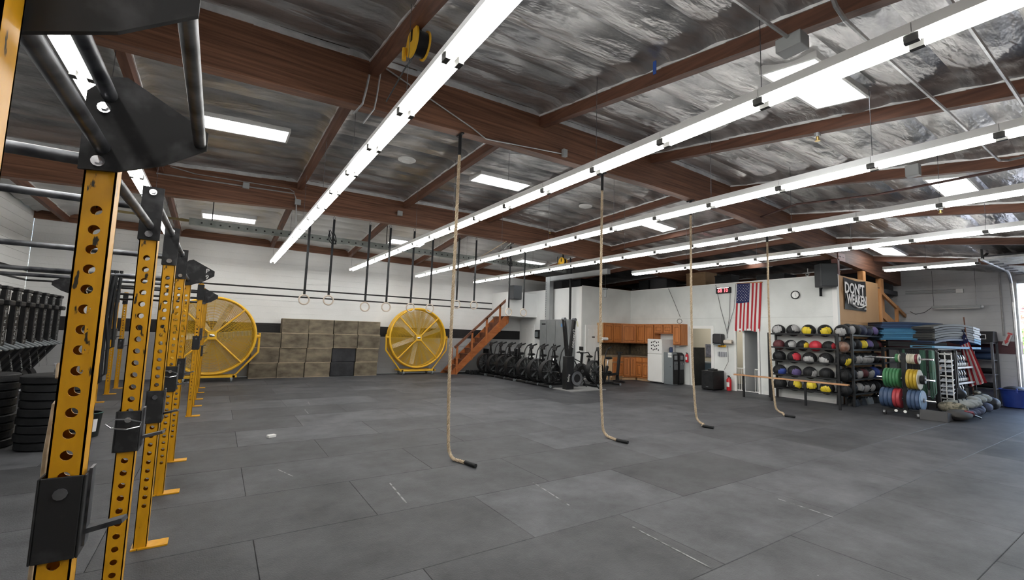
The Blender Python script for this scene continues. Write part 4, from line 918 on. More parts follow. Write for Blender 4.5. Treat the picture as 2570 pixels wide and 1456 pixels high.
# dispensers on the wall between the doorways
td = thing('towel_dispenser', 'dark grey paper towel dispenser above the subwoofer', 'dispenser', (13.72,8.58,1.62)); MB().box(-.12,.125,-.16,.16,-.17,.17).build('case', M('smoke_plastic', (.03,.03,.033), rough=.25), td, bev=.05); MB().box(-.1,.12,-.13,.13,-.2,-.17).build('outlet', GREY, td)
pr2 = thing('paper_roll', 'brown-white paper roll beside the wall towel dispenser', 'paper roll', (13.72,8.25,1.53)); MB().cyl((0,-.13,0),(0,.13,0),.065,16).build('roll', M('kraft', (.62,.55,.47), rough=.8), pr2, smooth=True); MB().cyl((0,-.16,0),(0,.15,0),.012,8).build('spindle', STEEL, pr2)
tb = tag(MB().box(13.72,13.84,8.72,8.8,1.46,1.64).build('wall_tablet', BLK, bev=.005), 'small black tablet on the wall left of the towel dispenser', 'tablet')
for k in range(4):
    tag(MB().cyl((13.80,8.62-.07*k,1.36),(13.80,8.62-.07*k,1.43),.03,8).build('yellow_clip', FANY), 'yellow clip hanging under the towel dispenser, %s from the left' % odr[k], 'clip', 'yellow clips under the towel dispenser')
    tag(MB().box(13.80,13.84,8.62-.08*k,8.67-.08*k,1.05,1.2).build('hanging_pouch', M('clear_grey', (.38,.39,.42), rough=.3)), 'small grey pouch below the yellow clips, %s from the left' % odr[k], 'pouch', 'pouches under the yellow clips')
def cable(label, pts, r=.007, m=None): return tag(MB().tube(pts,r,5).build('cable', m or BLK), label, 'cable')
XW = XP-.03
cable('dark cable running down from the wall top left of the timer', [(XW,8.72,3.42),(XW,8.55,2.6),(XW,8.36,1.9),(XW,8.34,1.65)])
cable('dark cable below the right end of the red timer', [(XW,8.22,3.12),(XW,8.25,2.4),(XW,8.33,1.9)], .006)
cable('cable beside the flag running to the wall box', [(XW,8.02,3.4),(XW,8.1,2.6),(XW,8.3,2.0),(XW,8.34,1.8)], .006)
cable('dark cable hanging from the wall top above the fridge', [(XW,10.6,3.42),(XW,10.35,2.9),(XW,10.1,2.35)], .007)
cable('coil of cable on top of the right wall cabinet', [(13.6+.0*k,9.97+.1*sin(k*.7),2.2+.08*cos(k*.7)) for k in range(22)], .008)
cable('cables hanging beside the fire extinguisher', [(XW,8.33,1.4),(XW,8.32,.9),(XW-.1,8.4,.64)], .006)
# posters and desk in the office seen through doorway 1
for k, (y, z, c) in enumerate(((9.55,1.05,(.45,.36,.1)),(9.95,1.0,(.55,.55,.55)),(10.35,1.1,(.1,.1,.12)))):
    tag(MB().box(16.18,16.2,y,y+.33,z-.2,z+.3).build('poster', M('poster_%d' % k, c, tuple(min(1,x*2) for x in c), scale=12, rough=.6)), '%s poster on the office wall seen through the doorway' % ('yellow','white','dark')[k], 'poster')
ds = thing('office_desk', 'blue-grey desk front inside the office doorway', 'desk', (15.0,9.2,0)); MB().box(0,.6,0,1.2,0,.72).build('body', M('desk_blue', (.07,.11,.14), rough=.5), ds); MB().box(-.03,.63,-.03,1.23,.72,.76).build('top', GREY, ds)
# ------------------------------------------------------------------ flag, timer, clock on the office wall
FR, FW_, FB_ = M('flag_red', (.42,.02,.03), rough=.8), M('flag_white', (.72,.70,.68), rough=.8), M('flag_blue', (.018,.024,.10), rough=.8)
def star(cx, cy, r, P):
    vs = []; 
    for k in range(10): a = pi/2+pi*k/5; q = r if k % 2 == 0 else r*.4; vs.append(P(cx+q*cos(a), cy+q*sin(a)))
    return vs, [tuple(range(10))]
fg = thing('wall_flag', 'striped flag with star canton hanging vertically on the office wall', 'flag', (0,0,0))
FY0, FY1, FZ0, FZ1 = 7.98, 7.20, 3.40, 1.89
def fp(u, v, d=0):   # u across (left to right as seen), v down
    y = lerp(FY0, FY1, u)+.05*v*(1-u)*0+.10*v*(.5-abs(u-.5)*0)*0.9; z = lerp(FZ0, FZ1, v)-.02*sin(u*9)*v
    x = XP-.03-d-.014*sin(u*16+v*2)*(.3+v)
    return (x, y+.05*v, z)
for k in range(13):
    v0 = .415 if k < 7 else 0
    MB().grid(lambda a, b: fp((k+a)/13, lerp(v0,1,b)), 4, 24).build('stripe', FR if k % 2 == 0 else FW_, fg, smooth=True)
MB().grid(lambda a, b: fp(a*7/13, b*.415), 16, 14).build('canton', FB_, fg, smooth=True)
for r_ in range(9):
    n_ = 6 if r_ % 2 == 0 else 5
    # canton hangs turned: eleven columns across, nine down
    for q in range(n_):
        uu = (.045+(r_+.5)/9*.91)*7/13; vv = (.05+((q+.5)/6 if n_ == 6 else (q+1)/6)*.9)*.415
        cx, cy, cz = fp(uu, vv, .003)
        v_, f_ = star(cy, cz, .017, lambda a, b: (cx, a, b))
        MB().add(v_, f_).build('star', FW_, fg)
MB().cyl((XP-.03,8.0,3.41),(XP-.03,7.18,3.38),.012,8).build('rod', LUM, fg)
tm = thing('interval_timer', 'black wall timer showing red digits above the office doorway', 'timer', (XP-.05,8.44,3.21))
MB().box(-.03,.045,-.25,.25,-.10,.10).build('case', BLKP, tm, bev=.01)
RED = EM('red_led', (1,.02,.03), 6)
text('digits', '68 10', .16, RED, tm, (-.033,0,-.015), (pi/2,0,-pi/2)); MB().box(-.034,-.031,-.2,.2,.068,.082).build('led_bar', EM('pale_led', (1,.7,.65), 3), tm)
ck = thing('wall_clock', 'round black-rimmed wall clock on the office wall', 'clock', (XP-.03,6.26,2.94))
MB().cyl((.025,0,0),(-.008,0,0),.105,32).build('face', WHITE, ck); MB().ring((-.005,0,0),.108,.014,'x',36,8).build('rim', BLKP, ck, smooth=True)
for k in range(12): a = 2*pi*k/12; MB().cbox((-.010,.085*sin(a),.085*cos(a)),(.002,.008,.014),Matrix.Rotation(-a,3,'X')).build('hour_mark', BLK, ck)
MB().bar((-.011,0,0),(-.011,.004,.07),.006,.003).build('minute_hand', BLK, ck); MB().bar((-.011,0,0),(-.011,-.03,-.05),.008,.003).build('hour_hand', BLK, ck)
cmr = thing('security_camera', 'small white security camera on top of the office wall', 'camera', (13.9,5.95,3.46)); MB().cyl((0,0,0),(0,0,.22),.012,8).build('stem', WHITE, cmr); MB().cyl((.03,0,.06),(-.14,-.04,.03),.035,12).build('body', WHITE, cmr, smooth=True); MB().cyl((-.14,-.04,.03),(-.15,-.043,.028),.026,12).build('lens', BLK, cmr)
# baby gate in the doorway
bg_ = thing('safety_gate', 'white metal safety gate in the doorway under the flag', 'gate', (XP+.03,0,0))
for y0, y1 in ((7.86,8.08),(7.38,7.5)):
    for z in (.04,.72): MB().bar((0,y0,z),(0,y1,z),.025,.025).build('rail', WHITE, bg_)
    n_ = max(2, int((y1-y0)/.055))
    for k in range(n_+1): MB().cyl((0,lerp(y0,y1,k/n_),.04),(0,lerp(y0,y1,k/n_),.72),.008,6).build('bar', WHITE, bg_)
MB().bar((0,7.38,.03),(0,8.08,.03),.03,.02).build('threshold', WHITE, bg_)
# low timber rail in front of the ball rack
lr = thing('low_rail', 'long low wooden rail on black posts in front of the ball rack', 'rail', (12.62,0,0))
MB().box(-.05,.05,4.60,7.42,.59,.63).build('top_board', M('rail_wood', (.40,.20,.09), (.56,.31,.16), scale=6, rough=.55, stretch=(3,.4,3)), lr, bev=.006)
for y in (7.15,6.38,5.55,4.80): MB().box(-.022,.022,y-.022,y+.022,0,.59).build('post', BLK, lr)
# ------------------------------------------------------------------ ball racks and medicine balls
def ball_rack(label, loc, rz, L, D, tiers):
    t = thing('ball_rack', label, 'rack', loc, rz, 'ball racks')
    H_ = tiers[-1]+.02
    for x in (0,L):
        for y in (0,D): MB().box(x-.025,x+.025,y-.025,y+.025,0,H_).build('post', BLK, t)
    for z in tiers:
        for y in (.03,D-.03): MB().box(0,L,y-.02,y+.02,z-.03,z+.01).build('tier_rail', BLK, t)
        for x in (0,L): MB().box(x-.015,x+.015,0,D,z-.03,z+.0).build('side_rail', BLK, t)
    return t
TZ = [.31,.68,1.07,1.44,1.82]
ball_rack('black five-tier ball rack along the clock wall', (13.36,6.80,0), -pi/2, 1.72, .40, TZ)
ball_rack('black five-tier ball rack along the plywood wall', (13.62,4.86,0), 0, 2.40, .35, TZ)
BC = {'k':(BLKR,'black'),'g':(M('ball_grey', (.40,.40,.40), rough=.6),'light grey'),'y':(M('ball_yellow', (.72,.55,.03), rough=.5),'yellow'),'r':(M('ball_red', (.55,.03,.05), rough=.55),'red'),'m':(M('ball_maroon', (.11,.025,.03), rough=.6),'maroon'),'b':(M('ball_blue', (.04,.08,.36), rough=.55),'blue'),'p':(M('ball_purple', (.12,.09,.24), rough=.6),'purple'),'o':(M('ball_brown', (.24,.11,.07), (.5,.45,.4), scale=4, rough=.5),'brown'),'n':(M('ball_navy', (.02,.025,.06), rough=.55),'navy')}
NB, MBK = 24, 14
ballme = {}
def ball_mesh(col, R=.172):
    """panelled ball: two colours in a mesh, split along panel seams"""
    if col in ballme: return ballme[col]
    m = MB(); m.ball((0,0,0), R, NB, MBK, (1,1,.95))
    m.mi = []
    for f in m.f:
        c = sum((Vector(m.v[i]) for i in f), Vector())/len(f); d = c.normalized()
        m.mi.append(1 if (d.x > .70 and abs(d.z) < .62) else 0)
    two = BC[col][0]; me = m.mesh('medicine_ball', [BLKR, two], True)
    s = MB()
    for a in range(4): 
        s.tube([(R*1.004*cos(t)*cos(a*pi/4+.2), R*1.004*cos(t)*sin(a*pi/4+.2), R*.956*sin(t)) for t in [2*pi*k/28 for k in range(28)]], .0022, 4, True)
    sm_ = s.mesh('seam', M('seam_grey', (.05,.05,.055), rough=.7))
    ballme[col] = (me, sm_); return ballme[col]
tn = ['bottom','second','middle','fourth','top']
def put_ball(x, y, z, col, face, place, full=False, sc=1):
    """face: direction (azimuth) that the coloured panel looks"""
    me, sm_ = ball_mesh(col); o = obj('medicine_ball', me, None, (x,y,z)); o.rotation_euler = (random.uniform(-.5,.5), random.uniform(-.5,.5), face); o.scale = (sc,sc,sc)
    if full:
        me2 = me.copy(); me2.materials.clear(); me2.materials.append(BC[col][0]); me2.materials.append(BC[col][0]); o.data = me2
    desc = 'black ball' if col == 'k' else ('%s ball' % BC[col][1] if full else 'black ball with %s panel' % BC[col][1])
    tag(o, desc+', '+place, 'ball', 'medicine balls on the racks'); obj('seam', sm_, o)
AW = pi+.55   # towards the viewer from the office wall rack
rk1 = [[('k',0),('y',.5),('y',.0),('y',-.5),('k',0)], [('b',.5),('p',.3),('g',.9),('k',0),('k',0)], [('k',0),('r',.5),('g',-.4),('g',-.7),('y',.9)], [('m',0,1),('g',.3),('y',.8),('r',0,1),('r',1.0),('o',0,1)], [('g',-.4),('g',.5),('y',-.6),('y',0),('g',-.5)]]
for ti, row in enumerate(rk1):
    n_ = len(row)
    for k, b in enumerate(row):
        put_ball(13.56, 6.62-(1.58/(max(n_,5)-1))*k, TZ[ti]+(.095 if n_ < 6 else .06), b[0], AW+b[1], '%s from left, %s tier of clock-wall rack' % (odr[k], tn[ti]), len(b) > 2, .89 if n_ == 6 else 1)
rk2 = [[('k',0),('g',.4),('g',.6),('g',.8),('k',0),('k',0)], [('k',0),('g',.6),('m',0),('g',.5),('b',0,1),('p',0)], [('k',0),('g',.3),('g',.5),('g',.2),('k',0),('m',0)], [('k',0),('k',0),('y',.3),('p',.5),('k',0),('m',.2)], [('g',.6),('k',0),('n',0,1),('n',.3),('p',.6),('k',0)]]
AW2 = -pi/2-.9
for ti, row in enumerate(rk2):
    for k, b in enumerate(row):
        put_ball(13.86+.385*k, 5.035, TZ[ti]+.128, b[0], AW2+b[1], '%s from left, %s tier of plywood-wall rack' % (odr[k], tn[ti]), len(b) > 2)
# folded black bags on the floor under the second rack
random.seed(3)
for k in range(5):
    x = 13.9+.45*k
    def bag(u, v, x=x, k=k): 
        a = 2*pi*u; r_ = .22*(1-.25*v)*(1+.25*noise.noise((cos(a)*2,sin(a)*2,k*3+v)))
        return (r_*cos(a)*1.1, r_*sin(a)*.6, .17*v*(1+.5*noise.noise((cos(a)*3,sin(a)*3,k+7))))
    m = MB(); m.grid(bag, 20, 5); m.add([bag(i/20,1) for i in range(20)], [tuple(range(20))])
    tag(m.build('gear_bag', BLKR if k != 2 else GREY, loc=(x,5.0,.002), smooth=True), 'crumpled dark gear bag under the plywood-wall rack, %s from the left' % odr[k], 'bag', 'gear bags under the ball rack')
# banner
bn = thing('banner', "black vinyl banner with white slogan hanging on the plywood wall", 'banner', (0,0,0))
def bp_(u, v, d=0): return (lerp(14.27,15.74,u), YP-.02-d-.03*sin(pi*u)*v-.008*sin(u*11+v*4), lerp(2.53,3.41,v)-.05*sin(pi*u)*v)
MB().grid(bp_, 24, 12).build('sheet', M('banner_vinyl', (.006,.006,.007), (.011,.011,.012), scale=3, rough=.45, spec=.3), bn, smooth=True)
for tx, z in (("DON'T",3.10),("WEAKEN",2.80)): text('lettering', tx, .42 if tx[0] == 'D' else .38, FW_, bn, (14.95 if tx[0]=='W' else 14.82,YP-.075,z), (pi/2,0,0), sx=.84 if tx[0]=='W' else 1, bold=.012)
MB().tube([(14.75,YP-.07,2.66),(15.0,YP-.075,2.60),(15.3,YP-.07,2.63),(15.62,YP-.06,2.72)],.016,5).build('swoosh', FW_, bn); text('small_print', '.com', .09, FW_, bn, (15.55,YP-.06,2.60), (pi/2,0,0))
# ------------------------------------------------------------------ storage wall at the right: rack, mats, shelves
sr_ = thing('storage_rack', 'black steel storage rack carrying the exercise mats', 'rack', (0,0,0))
for x in (15.3,16.6,18.0):
    for y in (3.9,4.75): MB().box(x-.03,x+.03,y-.03,y+.03,0,1.52).build('post', BLK, sr_)
for z in (1.10,1.48):
    for y in (3.9,4.75): MB().box(15.3,18.0,y-.02,y+.02,z-.02,z+.02).build('beam', BLK, sr_)
MB().box(15.3,18.0,3.62,4.75,1.50,1.53).build('shelf', BLK, sr_)
MBL = [M('mat_blue_%d' % i, c, rough=.55) for i, c in enumerate(((.055,.19,.34),(.09,.28,.46),(.035,.075,.17),(.025,.045,.10)))]
MGR = [M('mat_grey_%d' % i, c, rough=.6) for i, c in enumerate(((.035,.035,.037),(.10,.10,.09),(.06,.06,.062),(.02,.021,.023)))]
def slab_mat(label, x, y, z, L, D, h, rz, mat, sag, grp, tip=None):
    o = thing('exercise_mat', label, 'mat', (x,y,z), rz, grp)
    def pt(u, v, top): return ((u-.5)*L, (v-.5)*D, sag*(1-(2*u-1)**2)+(h if top else 0))
    m = MB(); n_ = 12
    m.grid(lambda u,v: pt(u,v,1), n_, 1); m.grid(lambda u,v: pt(1-u,v,0), n_, 1)
    for v in (0,1):
        m.add([pt(i/n_,v,0) for i in range(n_+1)]+[pt(i/n_,v,1) for i in range(n_+1)], [(i,i+1,n_+2+i,n_+1+i) for i in range(n_)])
    for u in (0,1): m.add([pt(u,0,0),pt(u,1,0),pt(u,1,1),pt(u,0,1)], [(0,1,2,3)])
    m.build('pad', mat, o)
    if tip: 
        m = MB().grid(lambda u,v: (L/2-.28*(1-u), -D/2-.004, sag*(1-(2*(1-.28*(1-u)/L)-1)**2)+v*h), 4, 1); m.build('end_flap', tip, o)
    MB().box(-L/2-.004,-L/2,-D/2+.05,D/2-.05,.3*h,.7*h).build('fold_seam', BLK, o)
PALE = M('mat_pale', (.55,.58,.60), rough=.6)
for k in range(9):
    m_ = MBL[(0,1,0,1,0,0,2,2,3)[k]]; z = 1.72+.056*k
    slab_mat('blue foam mat, %s from the bottom of the left mat pile' % odr[k], 16.35+.03*((k*3)%4), 4.55, z, 1.75-.06*(k%3), .55, .052, -.62, m_, .02, 'blue mats piled on the storage rack')
for k in range(2): slab_mat('dark folded mat under the blue pile, %s from the bottom' % odr[k], 16.4, 4.5, 1.56+.07*k, 1.6, .6, .065, -.6, MGR[3], .0, 'dark mats under the piles')
for k in range(7):
    slab_mat('bowed grey mat, %s from the bottom of the right mat pile' % odr[k], 17.05+.04*((k*5)%3), 3.86, 1.66+.066*k, 1.9-.05*(k%2), .55, .056, -.28, [MBL[3],MGR[2],MGR[1],MGR[1],MGR[0],MGR[2],MGR[1]][k], .10, 'grey mats piled on the storage rack', PALE if k > 1 else MBL[1])
slab_mat('light blue mat lying lowest on the storage rack', 16.6, 3.75, 1.54, 2.7, .5, .06, -.12, MBL[1], 0, 'blue mats piled on the storage rack', MBL[1])
# hanging bands on a peg bar
hb = thing('band_hanger', 'row of dark and green resistance bands hanging from a bar beside the plate tree', 'band rack', (14.25,3.42,0), pi/2)
MB().bar((-.02,0,1.45),(.72,0,1.45),.04,.04).build('bar', BLK, hb); MB().bar((-.02,0,0),(-.02,0,1.45),.05,.05).build('post', BLK, hb); MB().bar((.70,0,0),(.70,0,1.45),.05,.05).build('post', BLK, hb)
GRNB = M('band_green', (.03,.09,.06), rough=.6); LGRB = M('band_pale_green', (.16,.28,.24), rough=.6)
for k in range(12):
    x = .03+.055*k; c = (LGRB,GRNB,BLKR,GRNB,GRNB,BLKR,BLKR,BLKR,BLKR,BLKR,GRNB,BLKR)[k]; l = .95+.12*sin(k*2.1)
    MB().tube([(x-.01,.04,1.49),(x-.015,.05,1.3),(x-.02,.05,1.45-l),(x,.05,1.40-l),(x+.02,.05,1.45-l),(x+.015,.05,1.3),(x+.01,.04,1.49)],.016,5).build('band', c, hb)
# white pigeonhole cabinet
pc = thing('pigeonhole_cabinet', 'narrow white metal rack with two columns of small angled shelves', 'rack', (14.42,3.30,0), -pi/2)
for x in (-.115,0,.115): MB().box(x-.009,x+.009,-.012,.012,.3 if x == 0 else 0,1.45).build('upright', WHITE, pc)
for x in (-.115,.115): MB().box(x-.008,x+.008,.24,.26,0,1.45).build('rear_upright', BLK, pc)
for z in (1.43,.92,.40): MB().box(-.12,.12,-.012,.012,z-.03,z).build('rail', WHITE if z > .5 else GREYL, pc)
for sx in (-.058,.058):
    for k, z in enumerate((1.25,1.14,1.03,.80,.68,.58,.50,.28,.12)):
        if z < .4 and sx > 0: continue
        MB().cbox((sx,.08,z),(.10,.22,.014),Matrix.Rotation(.25,3,'X')).build('shelf', M('shelf_pale', (.62,.66,.72), rough=.4), pc)
MB().box(-.12,.12,.262,.27,.0,1.45).build('back', BLK, pc)
tag(MB().cbox((0,0,0),(.03,.15,.62),Matrix.Rotation(.06,3,'Y')).build('leaning_board', M('cream_board', (.55,.53,.45), rough=.7), loc=(14.75,3.28,.58)), 'cream board standing beside the kettlebell shelves', 'board')
# kettlebell shelves
ks = thing('kettlebell_shelf', 'black shelf with white lipped tiers holding kettlebells', 'shelf', (15.75,3.40,0))
for x in (0,1.65):
    for y in (0,.4): MB().box(x-.025,x+.025,y-.025,y+.025,0,1.49).build('post', BLK, ks)
for z in (.28,.67,1.07): MB().box(0,1.65,0,.4,z-.03,z).build('tier', BLK, ks); MB().box(0,1.65,-.012,.0,z-.035,z+.012).build('tier_lip', WHITE, ks)
MB().bar((.05,.4,1.4),(.8,.4,1.1),.02,.02).build('brace', WHITE, ks)
def kb():
    t = thing('kettlebell', '', 'kettlebell', (0,0,0), group='kettlebells on the shelves')
    MB().lathe([(.001,0),(.06,0),(.092,.04),(.10,.09),(.085,.15),(.05,.18),(.001,.185)],18).build('bell', BLK, t, smooth=True)
    MB().tube([(-.055,0,.14),(-.075,0,.22),(-.05,0,.285),(.05,0,.285),(.075,0,.22),(.055,0,.14)],.016,8).build('handle', M('bare_steel', (.55,.56,.58), rough=.3, metal=.8), t, smooth=True)
    MB().lathe([(.0935,.02),(.104,.06),(.1025,.10),(.092,.06)],18).build('band', WHITE, t)
    return t
k0 = kb(); first = True
for ti, z in enumerate((.28,.67,1.07)):
    for k in range(7 if ti else 5):
        loc = (15.88+.225*k,3.58,z); lab = 'black kettlebell with white ring, %s from the left on the %s shelf' % (odr[k], ('lowest','middle','top')[ti])
        if first: k0.location = loc; k0.rotation_euler[2] = 1.2; k0['label'] = lab; first = False
        else: dup(k0, loc, 1.2+.1*(k%3), lab)
bx_ = thing('small_carton', 'small orange-brown carton behind the white pigeonhole rack', 'box', (15.35,3.7,.95)); MB().box(-.14,.14,-.1,.1,0,.16).build('body', M('carton_orange', (.5,.27,.13), rough=.7), bx_); MB().box(-.15,.15,-.11,.11,.15,.18).build('lid', M('carton_orange', (.5,.27,.13)), bx_); MB().box(-.3,.3,-.15,.15,-.03,0).build('shelf_board', BLK, bx_)
# plate tree on casters
pt_ = thing('plate_tree', 'black plate tree on casters in front of the ball rack', 'plate tree', (13.35,3.76,0))
MB().box(-.04,.04,-.04,.04,.12,1.42).build('mast', BLK, pt_)
for yy in (-.30,.30): MB().bar((-.35,yy,.10),(.35,yy,.10),.05,.05).build('base_bar', BLK, pt_)
MB().bar((0,-.32,.10),(0,.32,.10),.05,.05).build('base_bar', BLK, pt_); MB().bar((-.33,-.32,.12),(-.33,.32,.12),.05,.06).build('base_bar', BLK, pt_)
for sx in (-.35,.35):
    for yy in (-.30,.30):
        c_ = MB().cyl((sx-.02,yy,.04),(sx+.02,yy,.04),.04,12).build('caster', BLKR, pt_); MB().box(sx-.025,sx+.025,yy-.02,yy+.02,.05,.1).build('fork', CHROME, c_)
for k, yy in enumerate((-.08,.08)): MB().cyl((-.36,yy,.12),(-.38,yy,.12),.03,12).build('cap', WHITE, pt_)
for z in (.37,.83,1.29): MB().cyl((0,-.52,z),(0,.52,z),.025,12).build('peg', CHROME, pt_)
MB().cyl((0,.3,1.29),(0,.75,1.29),.022,10).build('peg', STEEL, pt_)
def disc(label, y0, th, z, R, c):
    t = thing('weight_plate', label, 'weight plate', (13.35,y0,z), group='coloured plates on the tree')
    MB().lathe([(.028,0),(R*.6,.0),(R-.012,0),(R,.012),(R,th-.012),(R-.012,th),(R*.6,th),(.028,th)],36,(0,0,0),'y').build('disc', c, t, smooth=True)
    MB().lathe([(.027,-.003),(.055,-.003),(.055,th+.003),(.027,th+.003)],18,(0,0,0),'y').build('hub', STEEL, t)
PGREEN, PYEL, PBLUE, PRED, PWHT, PMAR = M('plate_green', (.03,.14,.05), (.05,.19,.08), scale=6, rough=.5), M('plate_yellow', (.38,.25,.015), (.48,.33,.03), scale=6, rough=.5), M('plate_blue', (.035,.065,.13), (.06,.10,.19), scale=6, rough=.5), M('plate_red', (.30,.025,.035), (.4,.05,.06), scale=6, rough=.5), M('plate_cream', (.62,.59,.48), rough=.5), M('plate_maroon', (.15,.02,.03), rough=.5)
LBLU = M('plate_pale_blue', (.28,.42,.62), rough=.45)
ym = 3.76
def side(z, R, items, s, nm):
    y = .06
    for k, (c, cn, th) in enumerate(items):
        y0 = ym+s*y-(th if s < 0 else 0)
        disc('%s bumper plate, %s from the mast on the %s peg' % (cn, odr[k], nm), y0, th-.004, z, R, c); y += th
side(.37,.225,[(PRED,'red',.07),(PRED,'red',.07),(PBLUE,'blue',.08),(PBLUE,'blue',.08),(PBLUE,'blue',.08)],1,'bottom left')
side(.37,.225,[(PBLUE,'dark blue',.075),(PBLUE,'dark blue',.075),(PBLUE,'dark blue',.075),(LBLU,'pale blue',.03)],-1,'bottom right')
side(.83,.225,[(PGREEN,'green',.06),(PGREEN,'green',.06),(PGREEN,'green',.06),(PGREEN,'green',.06),(PGREEN,'green',.06)],1,'middle left')
side(.83,.225,[(PYEL,'yellow',.065),(PYEL,'yellow',.065),(PYEL,'yellow',.065),(PWHT,'cream faced',.02)],-1,'middle right')
side(1.29,.10,[(PWHT,'small cream',.03),(PGREEN,'small green',.06)],1,'top left')
side(1.29,.115,[(PWHT,'small cream',.03)]*5+[(PMAR,'small maroon',.05),(PWHT,'smallest white',.02)],-1,'top right')
disc('small black change plate on the middle right peg', 3.76-.06-.215-.09, .085, .83, .10, BLKR)
# wedge, sandbags, punching bag
tag(MB().prism([(0,0),(1.05,0),(1.05,.03),(0,.22)],0,.45,'y').build('foam_wedge', M('wedge_grey', (.075,.075,.078), rough=.8), loc=(12.98,2.98,0), rz=.04, bev=.008), 'dark grey foam wedge on the floor beside the plate tree', 'wedge')
def sack(label, x, y, z, L, R, rz, mat, sq=.8, straps=0, grp='sandbags piled by the roll-up door'):
    t = thing('sandbag', label, 'sandbag', (x,y,z+R*sq*.92), rz, grp); sd = x*7.3+y*3.1+z
    m = MB(); n_, q_ = 20, 14
    def P(u, v):
        t_ = v*2-1; r_ = R*(max(0,1-abs(t_)**3.2))**.5*(1+.10*noise.noise((t_*4,sin(2*pi*u)*1.5,sd))); a = 2*pi*u
        return (t_*L/2, r_*cos(a), r_*sin(a)*sq*(1+.05*noise.noise((t_*7,u*4,sd))))
    m.grid(P, n_, q_); m.build('sack', mat, t, smooth=True)
    for k in range(straps):
        xs_ = (k-(straps-1)/2)*L*.3; rr = R*(1-abs(2*xs_/L)**3.2)**.5*1.03
        MB().tube([(xs_,rr*cos(a),rr*sin(a)*sq) for a in [2*pi*i/18 for i in range(18)]],.012,4,True).build('strap', BLKR, t)
SG, SB, SCAM, SBK = M('sandbag_grey', (.30,.33,.32), (.42,.45,.44), scale=8, rough=.85, bump=.4, bscale=12), M('sandbag_blue', (.085,.10,.16), (.13,.15,.23), scale=8, rough=.8, bump=.4, bscale=12), M('sandbag_camo', (.05,.055,.04), (.36,.33,.25), scale=14, rough=.85, lo=.42, hi=.58), M('leather_black', (.025,.026,.03), rough=.5)
for k, x in enumerate((14.45,14.78,15.11)): sack('blue-grey sandbag in the bottom row, %s from the left' % odr[k], x, 3.10, 0, .55, .125, pi/2+.2, SB, .8, 1)
sack('large blue-grey sandbag with straps in the bottom row', 15.65, 3.06, 0, .75, .15, .25, SB, .8, 2)
sack('blue-grey sandbag at the right end of the bottom row', 16.4, 3.06, 0, .6, .145, .2, SB, .8, 1)
sack('round black ball bag at the right end of the sandbags', 17.1, 3.08, 0, .36, .17, .8, SBK, .95)
sack('camouflage sandbag lying at the left end of the pile', 14.0, 3.12, .12, .55, .15, pi/2-.3, SCAM, .8)
for k, x in enumerate((14.45,14.78,15.1)): sack('pale grey-green sandbag in the upper row, %s from the left' % odr[k], x, 3.12, .19, .55, .12, pi/2+.25, SG, .75, 1)
for k, x in enumerate((15.5,16.0,16.5)): sack('pale grey strapped sandbag on the right of the upper row, %s from the left' % odr[k], x, 3.10, .225, .55, .125, .5, SG, .8, 1)
sack('camouflage bag draped on top of the sandbags', 16.3, 3.16, .42, .6, .07, .2, SCAM, .6, 1)
sack('dark round leather bag behind the pale sandbags', 15.1, 3.26, .36, .40, .15, .3, SBK, .8)
pbag = thing('punching_bag', 'dark duffel bag with red strap lying in front of the sandbags', 'bag', (13.75,2.98,.0), .1)
def duf(u, v):
    t_ = v*2-1; r_ = .2*(max(0,1-abs(t_)**2.6))**.5; a = 2*pi*u; return (t_*.48, r_*cos(a)*1.1, .115+r_*sin(a)*.55)
MB().grid(duf, 20, 12).build('bag_body', M('duffel', (.05,.048,.045), rough=.8), pbag, smooth=True); MB().tube([(-.1,-.12,.2),(.1,-.2,.18),(.3,-.2,.12),(.42,-.16,.09)],.03,6).build('red_trim', M('red_cloth', (.3,.03,.04), rough=.7), pbag); MB().tube([(.35,-.2,.1),(.55,-.26,.05),(.66,-.28,.02)],.02,6).build('strap', BLK, pbag)
# standing flag
sf = thing('standing_flag', 'furled striped flag on a wooden pole beside the kettlebell shelves', 'flag', (17.35,3.30,0), -1.3)
MB().cyl((-.12,.02,.0),(-.22,.03,2.42),.015,8).build('pole', STAIRD, sf); MB().lathe([(.001,0),(.15,0),(.15,.03),(.05,.06),(.001,.08)],18,(-.12,0,0)).build('base', BLK, sf)
def fl2(u, v): 
    w_ = .10+.24*v**.8; x = -.33+.24*v+(u-.35)*w_; return (x, -.06-.05*sin(u*13)*(.4+v), 1.97-1.38*v+.10*u*(1-v)+.14*(u-.5)*v)
for k in range(7): MB().grid(lambda a, b: fl2((k+a)/7, lerp(.24,1,b)-.0), 3, 20).build('stripe', FR if k % 2 == 0 else FW_, sf, smooth=True)
MB().grid(lambda a, b: fl2(a, b*.24), 14, 6).build('canton', FB_, sf, smooth=True)
for k in range(4): MB().add(*star(0,0,.03,lambda a,b: tuple(Vector(fl2(.15+.22*k,.06+.1*(k%2)))+Vector((a,-.012,b))))).build('star', FW_, sf)
